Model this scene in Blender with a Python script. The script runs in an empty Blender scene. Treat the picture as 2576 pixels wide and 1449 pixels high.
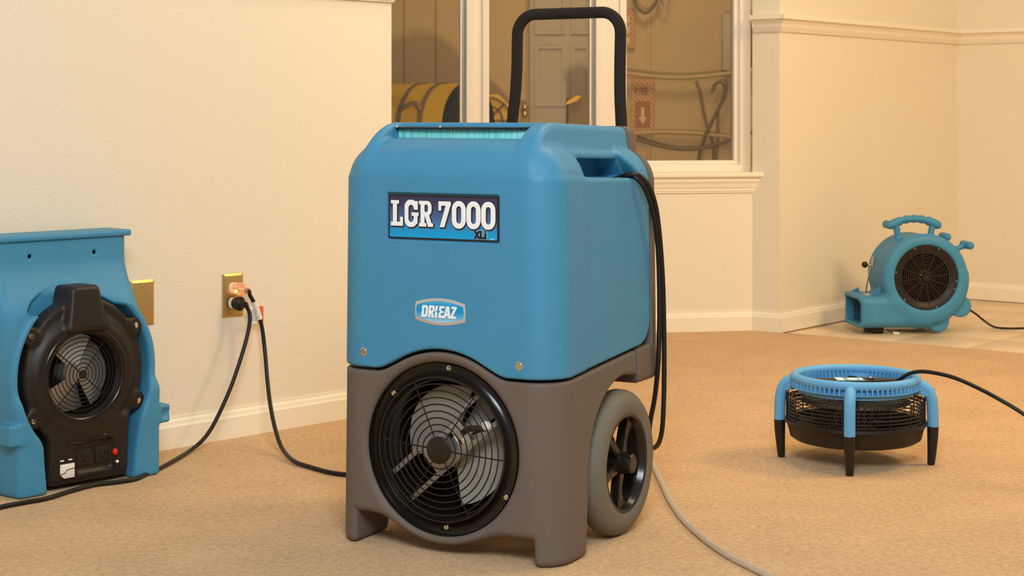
import bpy, math, random
import numpy as np
from mathutils import Vector

PI = math.pi
scene = bpy.context.scene
COL = scene.collection

# ------------------------------------------------------------------ camera
F, H, HY, CX = 4300.0, 0.86, 285.0, 1288.0        # focal length (px), eye height (m), horizon row, centre column
cd = bpy.data.cameras.new('camera')
cam = bpy.data.objects.new('camera', cd)
COL.objects.link(cam)
cam.location = (0, 0, H)
cam.rotation_euler = (PI/2, 0, 0)
cd.sensor_fit = 'HORIZONTAL'
cd.sensor_width = 36.0
cd.lens = 36.0*F/2576.0
cd.shift_y = (HY-724.5)/2576.0
cd.clip_start, cd.clip_end = 0.05, 60
cd.dof.use_dof = True
cd.dof.focus_distance = 3.6
cd.dof.aperture_fstop = 13
scene.camera = cam

# ------------------------------------------------------------------ light and exposure
scene.view_settings.view_transform = 'Standard'
scene.view_settings.look = 'None'
scene.view_settings.gamma = 1.0
scene.view_settings.exposure = 0.0
scene.view_settings.use_curve_mapping = False
world = bpy.data.worlds.new('world')
scene.world = world
world.use_nodes = True
wb = world.node_tree.nodes['Background']
wb.inputs[0].default_value = (1.0, 0.97, 0.90, 1)
wb.inputs[1].default_value = 0.37

def area(name, loc, target, size, power, col, size_y=None):
    l = bpy.data.lights.new(name, 'AREA')
    l.energy, l.color, l.size = power, col, size
    if size_y:
        l.shape = 'RECTANGLE'; l.size_y = size_y
    o = bpy.data.objects.new(name, l)
    COL.objects.link(o)
    o.location = loc
    o.rotation_euler = (Vector(target)-Vector(loc)).to_track_quat('-Z', 'Y').to_euler()
    return o
area('ceiling_lamp_front', (0.1, 0.3, 2.5), (-0.4, 4.2, 0.3), 1.1, 100, (0.90, 1.0, 1.07))
area('ceiling_lamp_right', (3.0, 4.3, 2.5), (1.6, 6.2, 0.3), 0.9, 62, (1.0, 0.68, 0.27))
area('ceiling_lamp_middle', (0.9, 4.6, 2.6), (0.7, 4.9, 0.0), 0.9, 28, (1.0, 0.76, 0.42))

# ------------------------------------------------------------------ picture pixel -> place in the room
def at(px, py, Y):
    return Vector(((px-CX)/F*Y, Y, H-(py-HY)/F*Y))
def G(px, py, z=0.0):
    Y = F*(H-z)/(py-HY)
    return Vector(((px-CX)/F*Y, Y, z))

def lin(r, g, b):
    f = lambda c: (c/255/12.92) if c <= 10 else ((c/255+0.055)/1.055)**2.4
    return (f(r), f(g), f(b), 1.0)

# ------------------------------------------------------------------ materials
def mat(name, col, rough=0.5, metal=0.0, bump=0.0, bscale=400.0, var=0.0, vscale=60.0, spec=0.5, emit=None, alpha=None,
        trans=0.0, ior=1.45, coat=0.0):
    m = bpy.data.materials.new(name)
    m.use_nodes = True
    nt = m.node_tree; n = nt.nodes; b = n['Principled BSDF']
    b.inputs['Base Color'].default_value = col
    b.inputs['Roughness'].default_value = rough
    b.inputs['Metallic'].default_value = metal
    b.inputs['Specular IOR Level'].default_value = spec
    b.inputs['IOR'].default_value = ior
    b.inputs['Transmission Weight'].default_value = trans
    b.inputs['Coat Weight'].default_value = coat
    if emit:
        b.inputs['Emission Color'].default_value = emit[0]
        b.inputs['Emission Strength'].default_value = emit[1]
    if alpha is not None:
        b.inputs['Alpha'].default_value = alpha
    tc = n.new('ShaderNodeTexCoord')
    if var:
        nz = n.new('ShaderNodeTexNoise'); nz.inputs['Scale'].default_value = vscale; nz.inputs['Detail'].default_value = 4
        nt.links.new(tc.outputs['Object'], nz.inputs['Vector'])
        mx = n.new('ShaderNodeMix'); mx.data_type = 'RGBA'
        mx.inputs['A'].default_value = tuple(c*(1-var) for c in col[:3])+(1,)
        mx.inputs['B'].default_value = tuple(min(1, c*(1+var)) for c in col[:3])+(1,)
        nt.links.new(nz.outputs['Fac'], mx.inputs['Factor'])
        nt.links.new(mx.outputs['Result'], b.inputs['Base Color'])
    if bump:
        nb = n.new('ShaderNodeTexNoise'); nb.inputs['Scale'].default_value = bscale; nb.inputs['Detail'].default_value = 2
        nt.links.new(tc.outputs['Object'], nb.inputs['Vector'])
        bp = n.new('ShaderNodeBump'); bp.inputs['Strength'].default_value = bump; bp.inputs['Distance'].default_value = 0.002
        nt.links.new(nb.outputs['Fac'], bp.inputs['Height'])
        nt.links.new(bp.outputs['Normal'], b.inputs['Normal'])
    return m

M = {}
M['blue'] = mat('blue_plastic', lin(67, 137, 173), 0.5, bump=0.12, bscale=700, var=0.05, vscale=14, spec=0.4)
M['blue_light'] = mat('light_blue_plastic', lin(104, 172, 220), 0.5, bump=0.1, bscale=700, var=0.05, vscale=14, spec=0.4)
M['grey'] = mat('grey_plastic', lin(106, 93, 84), 0.6, bump=0.12, bscale=700, var=0.04, vscale=14, spec=0.35)
M['tyre'] = mat('grey_rubber', lin(112, 106, 94), 0.62, bump=0.05, var=0.06, spec=0.3)
M['black'] = mat('black_gloss_plastic', lin(30, 25, 20), 0.22, spec=0.5)
M['black_satin'] = mat('black_satin_plastic', lin(36, 29, 23), 0.45, bump=0.05, spec=0.4)
M['foam'] = mat('black_foam', lin(46, 38, 32), 0.85, bump=0.35, bscale=900, spec=0.2)
M['rubber'] = mat('black_rubber', lin(30, 25, 20), 0.42, spec=0.4)
M['dark'] = mat('dark_inside', lin(20, 17, 14), 0.8, spec=0.1)
M['wire'] = mat('black_wire', lin(38, 30, 24), 0.35, spec=0.5)
M['wire_brown'] = mat('brown_wire', lin(66, 52, 38), 0.4)
M['steel'] = mat('steel', lin(205, 200, 190), 0.25, 1.0)
M['alu'] = mat('brushed_aluminium', lin(190, 186, 176), 0.38, 0.75)
M['blade'] = mat('grey_fan_blade', lin(158, 154, 142), 0.5, spec=0.4)
M['badge_rim'] = mat('badge_rim', lin(206, 194, 188), 0.3, 0.35)
M['bar'] = mat('grey_zinc', lin(150, 146, 138), 0.45, 0.4)
M['chrome'] = mat('chrome', lin(225, 222, 215), 0.12, 1.0)
M['brass'] = mat('brass', lin(206, 178, 116), 0.36, 0.9, var=0.08, vscale=30)
M['white_plastic'] = mat('white_plastic', lin(232, 226, 216), 0.4)
M['white_print'] = mat('white_print', lin(240, 240, 238), 0.5)
M['dark_print'] = mat('dark_print', lin(40, 30, 30), 0.5)
M['ink'] = mat('ink', lin(24, 24, 34), 0.5)
M['halo_print'] = mat('pale_blue_print', lin(150, 190, 214), 0.5)
M['orange_print'] = mat('orange_print', lin(228, 92, 40), 0.5)
M['red'] = mat('red_button', lin(205, 36, 24), 0.35)
M['cyan_print'] = mat('cyan_print', lin(90, 168, 205), 0.4)
M['yellow'] = mat('yellow_plastic', lin(205, 160, 40), 0.45, var=0.06, vscale=8)
M['wall'] = mat('cream_wall_paint', lin(232, 219, 197), 0.62, bump=0.55, bscale=170, spec=0.25)
M['wall_warm'] = mat('cream_wall_paint_far', lin(232, 219, 197), 0.62, bump=0.45, bscale=170, spec=0.25)
M['trim'] = mat('white_trim_paint', lin(240, 228, 206), 0.42, spec=0.35)
M['vinyl'] = mat('white_vinyl', lin(240, 226, 210), 0.4, spec=0.4)
M['gasket'] = mat('grey_aluminium_strip', lin(170, 166, 152), 0.4, 0.3)
M['glass'] = None
M['warehouse'] = mat('tan_board', lin(186, 156, 110), 0.7, var=0.04, vscale=3)
M['panel_door'] = mat('grey_beige_door', lin(176, 158, 134), 0.6)
M['brown'] = mat('brown_board', lin(120, 98, 66), 0.7, var=0.05, vscale=4)
M['concrete'] = mat('concrete', lin(140, 128, 108), 0.8, var=0.08, vscale=6)
M['amber'] = mat('clear_amber_plastic', lin(250, 205, 180), 0.15, trans=0.75, ior=1.3, emit=((1.0, 0.35, 0.12, 1), 0.12))
M['glow'] = mat('plug_light', lin(255, 200, 90), 0.4, emit=((1.0, 0.55, 0.12, 1), 6.0))
M['clear_tube'] = mat('clear_vinyl_tube', lin(226, 218, 204), 0.2, trans=0.55, ior=1.25)
M['grout'] = mat('grout', lin(150, 122, 92), 0.9)
M['tape'] = mat('blue_tape', lin(60, 100, 190), 0.6)

def hood_mat():
    m = M['blue'].copy(); m.name = 'blue_hood_plastic'
    nt = m.node_tree; n = nt.nodes
    tc = n['Texture Coordinate']; bp = n['Bump']; b = n['Principled BSDF']
    sp = n.new('ShaderNodeSeparateXYZ'); nt.links.new(tc.outputs['Object'], sp.inputs[0])
    a = n.new('ShaderNodeMath'); a.operation = 'MULTIPLY_ADD'; a.inputs[1].default_value = 0.012
    nt.links.new(sp.outputs['Y'], a.inputs[0]); nt.links.new(sp.outputs['Z'], a.inputs[2])
    c = n.new('ShaderNodeMath'); c.operation = 'COMPARE'; c.inputs[1].default_value = 0.726; c.inputs[2].default_value = 0.0008
    nt.links.new(a.outputs[0], c.inputs[0])
    b2 = n.new('ShaderNodeBump'); b2.inputs['Strength'].default_value = 0.35; b2.inputs['Distance'].default_value = 0.001
    nt.links.new(c.outputs[0], b2.inputs['Height']); nt.links.new(bp.outputs['Normal'], b2.inputs['Normal']); nt.links.new(b2.outputs['Normal'], b.inputs['Normal'])
    return m
M['blue_hood'] = hood_mat()

def glass_mat():
    m = bpy.data.materials.new('window_glass'); m.use_nodes = True
    nt = m.node_tree; n = nt.nodes; n.remove(n['Principled BSDF'])
    tr = n.new('ShaderNodeBsdfTransparent'); tr.inputs[0].default_value = (0.86, 0.85, 0.82, 1)
    gl = n.new('ShaderNodeBsdfGlossy'); gl.inputs['Roughness'].default_value = 0.02
    fr = n.new('ShaderNodeFresnel'); fr.inputs[0].default_value = 1.5
    mx = n.new('ShaderNodeMixShader')
    nt.links.new(fr.outputs[0], mx.inputs[0]); nt.links.new(tr.outputs[0], mx.inputs[1]); nt.links.new(gl.outputs[0], mx.inputs[2])
    nt.links.new(mx.outputs[0], n['Material Output'].inputs[0])
    return m
M['glass'] = glass_mat()

def carpet_mat():
    m = bpy.data.materials.new('tan_carpet_pile'); m.use_nodes = True
    nt = m.node_tree; n = nt.nodes; b = n['Principled BSDF']
    b.inputs['Roughness'].default_value = 0.95; b.inputs['Specular IOR Level'].default_value = 0.05
    b.inputs['Sheen Weight'].default_value = 0.15
    tc = n.new('ShaderNodeTexCoord')
    def noise(s, d):
        z = n.new('ShaderNodeTexNoise'); z.inputs['Scale'].default_value = s; z.inputs['Detail'].default_value = d
        nt.links.new(tc.outputs['Object'], z.inputs['Vector']); return z
    fine, mid, big = noise(330, 2), noise(75, 3), noise(5, 3)
    rp = n.new('ShaderNodeValToRGB')
    rp.color_ramp.elements[0].position = 0.32; rp.color_ramp.elements[0].color = lin(166, 128, 86)
    rp.color_ramp.elements[1].position = 0.68; rp.color_ramp.elements[1].color = lin(238, 194, 142)
    add = n.new('ShaderNodeMath'); add.operation = 'MULTIPLY_ADD'; add.inputs[1].default_value = 0.35
    mul = n.new('ShaderNodeMath'); mul.operation = 'MULTIPLY_ADD'; mul.inputs[1].default_value = 0.5
    bg = n.new('ShaderNodeMath'); bg.operation = 'MULTIPLY'; bg.inputs[1].default_value = 0.15
    nt.links.new(big.outputs['Fac'], bg.inputs[0])
    nt.links.new(mid.outputs['Fac'], add.inputs[0]); nt.links.new(bg.outputs[0], add.inputs[2])
    nt.links.new(fine.outputs['Fac'], mul.inputs[0]); nt.links.new(add.outputs[0], mul.inputs[2])
    nt.links.new(mul.outputs[0], rp.inputs['Fac']); nt.links.new(rp.outputs['Color'], b.inputs['Base Color'])
    bp = n.new('ShaderNodeBump'); bp.inputs['Strength'].default_value = 0.9; bp.inputs['Distance'].default_value = 0.006
    nt.links.new(mul.outputs[0], bp.inputs['Height']); nt.links.new(bp.outputs['Normal'], b.inputs['Normal'])
    return m
M['carpet'] = carpet_mat()

def tile_mat():
    m = mat('beige_ceramic_tile', lin(226, 198, 164), 0.3, var=0.07, vscale=7, spec=0.5, bump=0.05, bscale=30)
    return m
M['tile'] = tile_mat()

def gradient_mat(name, stops, z0, z1, rough=0.35):
    m = bpy.data.materials.new(name); m.use_nodes = True
    nt = m.node_tree; n = nt.nodes; b = n['Principled BSDF']; b.inputs['Roughness'].default_value = rough
    tc = n.new('ShaderNodeTexCoord'); sp = n.new('ShaderNodeSeparateXYZ'); mr = n.new('ShaderNodeMapRange')
    mr.inputs['From Min'].default_value = z0; mr.inputs['From Max'].default_value = z1
    rp = n.new('ShaderNodeValToRGB')
    cr = rp.color_ramp
    cr.elements[0].position, cr.elements[0].color = stops[0]
    cr.elements[1].position, cr.elements[1].color = stops[-1]
    for p, c in stops[1:-1]:
        e = cr.elements.new(p); e.color = c
    nt.links.new(tc.outputs['Object'], sp.inputs[0]); nt.links.new(sp.outputs['Z'], mr.inputs['Value'])
    nt.links.new(mr.outputs[0], rp.inputs['Fac']); nt.links.new(rp.outputs['Color'], b.inputs['Base Color'])
    return m

def streak_mat():
    m = bpy.data.materials.new('teal_filter_pleats'); m.use_nodes = True
    nt = m.node_tree; n = nt.nodes; b = n['Principled BSDF']; b.inputs['Roughness'].default_value = 0.8
    tc = n.new('ShaderNodeTexCoord'); mp = n.new('ShaderNodeMapping'); mp.inputs['Scale'].default_value = (260, 3, 3)
    nz = n.new('ShaderNodeTexNoise'); nz.inputs['Scale'].default_value = 1.0; nz.inputs['Detail'].default_value = 4
    rp = n.new('ShaderNodeValToRGB')
    rp.color_ramp.elements[0].position = 0.3; rp.color_ramp.elements[0].color = lin(88, 196, 190)
    rp.color_ramp.elements[1].position = 0.7; rp.color_ramp.elements[1].color = lin(158, 232, 220)
    nt.links.new(tc.outputs['Object'], mp.inputs[0]); nt.links.new(mp.outputs[0], nz.inputs['Vector'])
    nt.links.new(nz.outputs['Fac'], rp.inputs['Fac']); nt.links.new(rp.outputs['Color'], b.inputs['Base Color'])
    return m
M['filter'] = streak_mat()

# ------------------------------------------------------------------ mesh helpers
def link(name, me, material=None, parent=None):
    o = bpy.data.objects.new(name, me)
    COL.objects.link(o)
    if material is not None and not me.materials:
        me.materials.append(material)
    if parent is not None:
        o.parent = parent
    return o

def tag(o, label=None, cat=None, group=None, kind=None):
    if label: o['label'] = label
    if cat: o['category'] = cat
    if group: o['group'] = group
    if kind: o['kind'] = kind
    return o

def empty(name, loc=(0, 0, 0), rz=0.0):
    o = bpy.data.objects.new(name, None)
    COL.objects.link(o)
    o.empty_display_size = 0.1
    o.location = loc
    o.rotation_euler = (0, 0, rz)
    return o

def frames(pts, closed=False):
    n = len(pts)
    T = []
    for i in range(n):
        a = pts[(i-1) % n] if (closed or i > 0) else pts[i]
        b = pts[(i+1) % n] if (closed or i < n-1) else pts[i]
        t = (b-a)
        T.append(t.normalized() if t.length > 1e-9 else Vector((0, 0, 1)))
    up = Vector((0, 0, 1)) if abs(T[0].z) < 0.9 else Vector((0, 1, 0))
    N = [(up-T[0]*up.dot(T[0])).normalized()]
    for i in range(1, n):
        v = N[-1]-T[i]*N[-1].dot(T[i])
        N.append(v.normalized() if v.length > 1e-9 else N[-1])
    return T, N

def spline(ctrl, per=8, closed=False):
    P = [Vector(p) for p in ctrl]
    n = len(P); out = []
    segs = n if closed else n-1
    for i in range(segs):
        p0 = P[(i-1) % n] if (closed or i > 0) else P[0]*2-P[1]
        p1 = P[i]; p2 = P[(i+1) % n]
        p3 = P[(i+2) % n] if (closed or i < n-2) else P[-1]*2-P[-2]
        for k in range(per):
            t = k/per
            out.append(0.5*((2*p1)+(p2-p0)*t+(2*p0-5*p1+4*p2-p3)*t*t+(3*p1-p0-3*p2+p3)*t**3))
    if not closed:
        out.append(P[-1].copy())
    return out

class MB:
    def __init__(s):
        s.v = []; s.f = []
    def add(s, vs, fs):
        b = len(s.v)
        s.v += [tuple(v) for v in vs]
        s.f += [tuple(i+b for i in f) for f in fs]
    def box(s, lo, hi, ax=None, org=None):
        x0, y0, z0 = lo; x1, y1, z1 = hi
        vs = [Vector(p) for p in ((x0,y0,z0),(x1,y0,z0),(x1,y1,z0),(x0,y1,z0),(x0,y0,z1),(x1,y0,z1),(x1,y1,z1),(x0,y1,z1))]
        if ax:
            o = Vector(org or (0, 0, 0))
            vs = [o+ax[0]*v.x+ax[1]*v.y+ax[2]*v.z for v in vs]
        s.add(vs, [(0,3,2,1),(4,5,6,7),(0,1,5,4),(1,2,6,5),(2,3,7,6),(3,0,4,7)])
        return s
    def tube(s, pts, r, segs=10, closed=False, caps=True, flat=1.0):
        pts = [Vector(p) for p in pts]
        T, N = frames(pts, closed)
        n = len(pts); vs = []; fs = []
        for i in range(n):
            ri = r[i] if isinstance(r, (list, tuple)) else r
            B = T[i].cross(N[i])
            for k in range(segs):
                a = 2*PI*k/segs
                vs.append(pts[i]+N[i]*(ri*math.cos(a)*flat)+B*(ri*math.sin(a)))
        for i in range(n if closed else n-1):
            j = (i+1) % n
            for k in range(segs):
                l = (k+1) % segs
                fs.append((i*segs+k, i*segs+l, j*segs+l, j*segs+k))
        if caps and not closed:
            fs.append(tuple(range(segs-1, -1, -1)))
            fs.append(tuple((n-1)*segs+k for k in range(segs)))
        s.add(vs, fs); return s
    def lathe(s, prof, c, axis='z', segs=48, cap=False):
        # prof: (radius, height) pairs; height runs along axis from point c
        vs = []; fs = []
        for (r, h) in prof:
            for k in range(segs):
                a = 2*PI*k/segs
                u, w = r*math.cos(a), r*math.sin(a)
                p = {'z': (u, w, h), 'y': (u, h, w), 'x': (h, u, w)}[axis]
                vs.append((c[0]+p[0], c[1]+p[1], c[2]+p[2]))
        m = len(prof)
        for i in range(m-1):
            for k in range(segs):
                l = (k+1) % segs
                q = (i*segs+k, i*segs+l, (i+1)*segs+l, (i+1)*segs+k)
                fs.append(q if axis != 'y' else q[::-1])
        if cap:
            fs.append(tuple(range(segs-1, -1, -1)) if axis != 'y' else tuple(range(segs)))
            e = tuple((m-1)*segs+k for k in range(segs))
            fs.append(e if axis != 'y' else e[::-1])
        s.add(vs, fs); return s
    def ring(s, c, R, r, axis='z', segs=64, tsegs=8):
        prof = [(R+r*math.cos(2*PI*k/tsegs), r*math.sin(2*PI*k/tsegs)) for k in range(tsegs+1)]
        return s.lathe(prof, c, axis, segs)
    def prism(s, poly, ax, org, depth):
        # poly in the plane of ax[0], ax[1]; pushed along ax[2] by depth
        o = Vector(org); n = len(poly)
        vs = [o+ax[0]*p[0]+ax[1]*p[1] for p in poly]
        vs += [v+ax[2]*depth for v in vs]
        fs = [tuple(range(n-1, -1, -1)), tuple(range(n, 2*n))]
        for i in range(n):
            j = (i+1) % n
            fs.append((i, j, n+j, n+i))
        s.add(vs, fs); return s
    def ball(s, c, r, seg=16, rings=10, sc=(1, 1, 1)):
        vs = [(c[0], c[1], c[2]-r*sc[2])]; fs = []
        for i in range(1, rings):
            t = PI*i/rings
            for k in range(seg):
                a = 2*PI*k/seg
                vs.append((c[0]+r*sc[0]*math.sin(t)*math.cos(a), c[1]+r*sc[1]*math.sin(t)*math.sin(a), c[2]-r*sc[2]*math.cos(t)))
        vs.append((c[0], c[1], c[2]+r*sc[2]))
        for k in range(seg):
            l = (k+1) % seg
            fs.append((0, 1+l, 1+k))
            for i in range(rings-2):
                fs.append((1+i*seg+k, 1+i*seg+l, 1+(i+1)*seg+l, 1+(i+1)*seg+k))
            fs.append((1+(rings-2)*seg+k, 1+(rings-2)*seg+l, len(vs)-1))
        s.add(vs, fs); return s
    def build(s, name, material, parent=None, smooth=True, bevel=0.0, angle=40):
        me = bpy.data.meshes.new(name)
        me.from_pydata(s.v, [], s.f)
        me.materials.append(material)
        import bmesh
        bm = bmesh.new(); bm.from_mesh(me)
        bmesh.ops.recalc_face_normals(bm, faces=bm.faces)
        if bevel:
            ed = [e for e in bm.edges if len(e.link_faces) == 2 and e.calc_face_angle(0) > math.radians(30)]
            bmesh.ops.bevel(bm, geom=ed, offset=bevel, segments=2, profile=0.5, affect='EDGES', clamp_overlap=True)
        if smooth:
            th = math.radians(angle)
            for f in bm.faces: f.smooth = True
            for e in bm.edges:
                if len(e.link_faces) == 2 and e.calc_face_angle(0) > th: e.smooth = False
        bm.to_mesh(me); bm.free()
        return link(name, me, None, parent)

X3, Y3, Z3 = Vector((1, 0, 0)), Vector((0, 1, 0)), Vector((0, 0, 1))

# ------------------------------------------------------------------ moulded shapes: distance fields turned into smooth skins
def ln(*a):
    t = 0
    for q in a: t = t+q*q
    return np.sqrt(t)
def rmax(a, b, r):          # intersection with a rounded edge
    return np.minimum(np.maximum(a, b), -r)+np.sqrt(np.maximum(a+r, 0)**2+np.maximum(b+r, 0)**2)
def rmin(a, b, r):
    return -rmax(-a, -b, r)
def smin(a, b, k):          # union with a fillet
    h = np.maximum(k-np.abs(a-b), 0)/k
    return np.minimum(a, b)-h*h*k*0.25
def smax(a, b, k):
    return -smin(-a, -b, k)
def sbox2(x, y, hx, hy, r=0.0):
    qx, qy = np.abs(x)-(hx-r), np.abs(y)-(hy-r)
    return np.sqrt(np.maximum(qx, 0)**2+np.maximum(qy, 0)**2)+np.minimum(np.maximum(qx, qy), 0)-r
def sbox(x, y, z, c, h, r=0.0):
    qx, qy, qz = np.abs(x-c[0])-(h[0]-r), np.abs(y-c[1])-(h[1]-r), np.abs(z-c[2])-(h[2]-r)
    return np.sqrt(np.maximum(qx, 0)**2+np.maximum(qy, 0)**2+np.maximum(qz, 0)**2)+np.minimum(np.maximum(np.maximum(qx, qy), qz), 0)-r
def capsule(x, y, z, a, b, r):
    a = np.array(a, float); b = np.array(b, float); d = b-a
    t = np.clip(((x-a[0])*d[0]+(y-a[1])*d[1]+(z-a[2])*d[2])/d.dot(d), 0, 1)
    return ln(x-a[0]-t*d[0], y-a[1]-t*d[1], z-a[2]-t*d[2])-r
def sstep(a, b, x):
    t = np.clip((x-a)/(b-a), 0, 1)
    return t*t*(3-2*t)

def skin(f, lo, hi, h):
    ax = [np.arange(lo[i]-1.5*h, hi[i]+2*h, h) for i in range(3)]
    x, y, z = ax[0][:, None, None], ax[1][None, :, None], ax[2][None, None, :]
    V = np.broadcast_to(f(x, y, z), (len(ax[0]), len(ax[1]), len(ax[2])))
    S = V < 0
    cnt = np.zeros(tuple(s-1 for s in S.shape), np.int8)
    offs = [(i, j, k) for i in (0, 1) for j in (0, 1) for k in (0, 1)]
    sl = lambda o, A: A[o[0]:A.shape[0]-1+o[0], o[1]:A.shape[1]-1+o[1], o[2]:A.shape[2]-1+o[2]]
    for o in offs: cnt += sl(o, S)
    mixed = (cnt > 0) & (cnt < 8)
    ci, cj, ck = np.nonzero(mixed)
    idx = np.full(mixed.shape, -1, np.int64)
    idx[ci, cj, ck] = np.arange(len(ci))
    vals = [V[ci+o[0], cj+o[1], ck+o[2]] for o in offs]
    P = np.zeros((len(ci), 3)); C = np.zeros(len(ci))
    for a in range(8):
        for b in range(a+1, 8):
            oa, ob = np.array(offs[a]), np.array(offs[b])
            if np.abs(oa-ob).sum() != 1: continue
            va, vb = vals[a], vals[b]
            m = (va < 0) != (vb < 0)
            t = np.where(m, va/np.where(m, va-vb, 1), 0)
            P[m] += (oa+(ob-oa)*t[:, None])[m]; C[m] += 1
    P /= C[:, None]
    P = np.stack([ax[0][ci], ax[1][cj], ax[2][ck]], 1)+P*h
    quads = []
    for d in range(3):
        e = [0, 0, 0]; e[d] = 1
        A = S[:S.shape[0]-e[0], :S.shape[1]-e[1], :S.shape[2]-e[2]]
        B = S[e[0]:, e[1]:, e[2]:]
        I = np.argwhere(A != B)
        sgn = A[I[:, 0], I[:, 1], I[:, 2]]
        u, w = [(1, 2), (2, 0), (0, 1)][d]
        ok = (I[:, u] > 0) & (I[:, w] > 0) & (I[:, u] < S.shape[u]-1) & (I[:, w] < S.shape[w]-1)
        I = I[ok]; sgn = sgn[ok]
        def cell(du, dw):
            J = I.copy(); J[:, u] += du; J[:, w] += dw
            return idx[J[:, 0], J[:, 1], J[:, 2]]
        q = np.stack([cell(-1, -1), cell(0, -1), cell(0, 0), cell(-1, 0)], 1)
        q[~sgn] = q[~sgn][:, ::-1]
        quads.append(q)
    Q = np.concatenate(quads)
    Q = Q[(Q >= 0).all(1)]
    P0 = P.copy(); ep = h*0.25
    for it in range(2):
        x, y, z = P[:, 0], P[:, 1], P[:, 2]
        d = f(x, y, z)
        g = np.stack([f(x+ep, y, z)-f(x-ep, y, z), f(x, y+ep, z)-f(x, y-ep, z), f(x, y, z+ep)-f(x, y, z-ep)], 1)/(2*ep)
        g2 = np.maximum((g*g).sum(1), 0.05)
        st = np.clip(d/g2, -h, h)
        P = P-g*st[:, None]
        P = np.clip(P, P0-0.7*h, P0+0.7*h)
    return P, Q

def moulded(name, f, lo, hi, h, material, parent):
    P, Q = skin(f, lo, hi, h)
    me = bpy.data.meshes.new(name)
    me.vertices.add(len(P)); me.vertices.foreach_set('co', P.astype(np.float32).ravel())
    me.loops.add(Q.size); me.loops.foreach_set('vertex_index', Q.astype(np.int32).ravel())
    me.polygons.add(len(Q)); me.polygons.foreach_set('loop_start', np.arange(0, Q.size, 4, dtype=np.int32))
    me.update(calc_edges=True)
    me.polygons.foreach_set('use_smooth', np.ones(len(Q), bool))
    me.materials.append(material)
    me.validate()
    return link(name, me, None, parent)

# ================================================================== THE ROOM
W0 = Vector((-0.925, 4.342, 0)); WD = Vector((0.683, 0.7304, 0)).normalized(); WN = Vector((WD.y, -WD.x, 0))   # left wall line, its direction, its normal into the room
A0 = Vector((0.954, 6.783, 0)); AD = Vector((0.982, 0.187, 0)).normalized(); AN = Vector((AD.y, -AD.x, 0))   # window wall (A0 = its right end)
R0 = Vector((1.051, 6.717, 0)); R1 = Vector((2.076, 7.977, 0)); RD = (R1-R0).normalized(); RN = Vector((RD.y, -RD.x, 0))
FD = Vector((RD.y, -RD.x, 0)); FN = Vector((-FD.y, FD.x, 0))*-1
LEFT_END = 0.8426
CEIL = 2.62

def struct(o, label=None):
    o['kind'] = 'structure'
    if label: o['label'] = label
    return o

# crown-like chair rail and baseboard profiles: (out, up)
def sweep_profile(name, prof, p0, p1, nrm, z0, material, parent=None, e0=0.0, e1=0.0):
    """prof points (d, z) swept from p0 to p1; e0/e1 shear each end for mitres (metres along per metre out)."""
    D = (p1-p0).normalized(); mb = MB(); n = len(prof)
    vs = [p0+nrm*d+Z3*(z0+z)-D*(e0*d) for d, z in prof]+[p1+nrm*d+Z3*(z0+z)+D*(e1*d) for d, z in prof]
    fs = [(i, (i+1) % n, n+(i+1) % n, n+i) for i in range(n)]+[tuple(range(n-1, -1, -1)), tuple(range(n, 2*n))]
    mb.add(vs, fs)
    return mb.build(name, material, parent, smooth=False)
BASE = [(0, 0), (0.013, 0), (0.013, 0.055), (0.010, 0.060), (0.008, 0.068), (0.004, 0.074), (0.004, 0.079), (0, 0.079)]
RAIL = [(0, 0), (0.008, 0.0), (0.008, 0.004), (0.012, 0.005), (0.012, 0.010), (0.017, 0.012), (0.017, 0.016), (0.020, 0.018), (0.023, 0.030), (0.030, 0.042),
        (0.038, 0.048), (0.045, 0.049), (0.045, 0.066), (0, 0.066)]
ZB = -0.01
def wall_slab(name, p0, p1, nrm, z0, z1, th, material, label=None):
    D = (p1-p0)
    mb = MB().box((0, -th, z0), (D.length, 0, z1), ax=(D.normalized(), nrm, Z3), org=p0)
    o = struct(mb.build(name, material, None, smooth=False), label)
    return o

LW0 = W0+WD*-1.7; LW1 = W0+WD*LEFT_END
lw = wall_slab('wall_left', LW0, LW1, WN, ZB, CEIL, 0.12, M['wall'], 'cream textured wall at left')
sweep_profile('baseboard', BASE, LW0, LW1, WN, 0.0, M['trim'], lw)
sweep_profile('chair_rail', RAIL, LW0, LW1+WD*0.0, WN, 1.1812, M['trim'], lw, 0, 0.35)
# window wall
def aw(s, d=0.0, z=0.0): return A0+AD*s-AN*d+Z3*z
ww = wall_slab('wall_back', aw(-2.4), aw(0.0), AN, ZB, 0.6266-0.018, 0.16, M['wall_warm'], 'cream wall under the window')
sweep_profile('baseboard', BASE, aw(-2.4), aw(0), AN, 0.0, M['trim'], ww)
MB().box((-2.4, -0.16, 1.95), (0, 0, CEIL), ax=(AD, AN, Z3), org=A0).build('wall_over_window', M['wall_warm'], ww, False)
MB().box((-2.4, -0.16, 0.60), (-1.68, 0, 1.95), ax=(AD, AN, Z3), org=A0).build('wall_beside_window', M['wall_warm'], ww, False)
# sill and apron
sill = struct(MB().box((-1.7, -0.10, 0.6086), (0.045, 0.035, 0.6266), ax=(AD, AN, Z3), org=A0).build('trim_1', M['trim'], None, True, 0.003), 'white window sill board')
APR = [(0, 0), (0.006, 0), (0.006, 0.006), (0.010, 0.008), (0.010, 0.016), (0.014, 0.022), (0.018, 0.036), (0.024, 0.046), (0.024, 0.052), (0.020, 0.054), (0.020, 0.0625), (0, 0.0625)]
sweep_profile('apron', APR, aw(-1.7), aw(0.012), AN, 0.546, M['trim'], sill, 0, 0.6)
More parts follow.
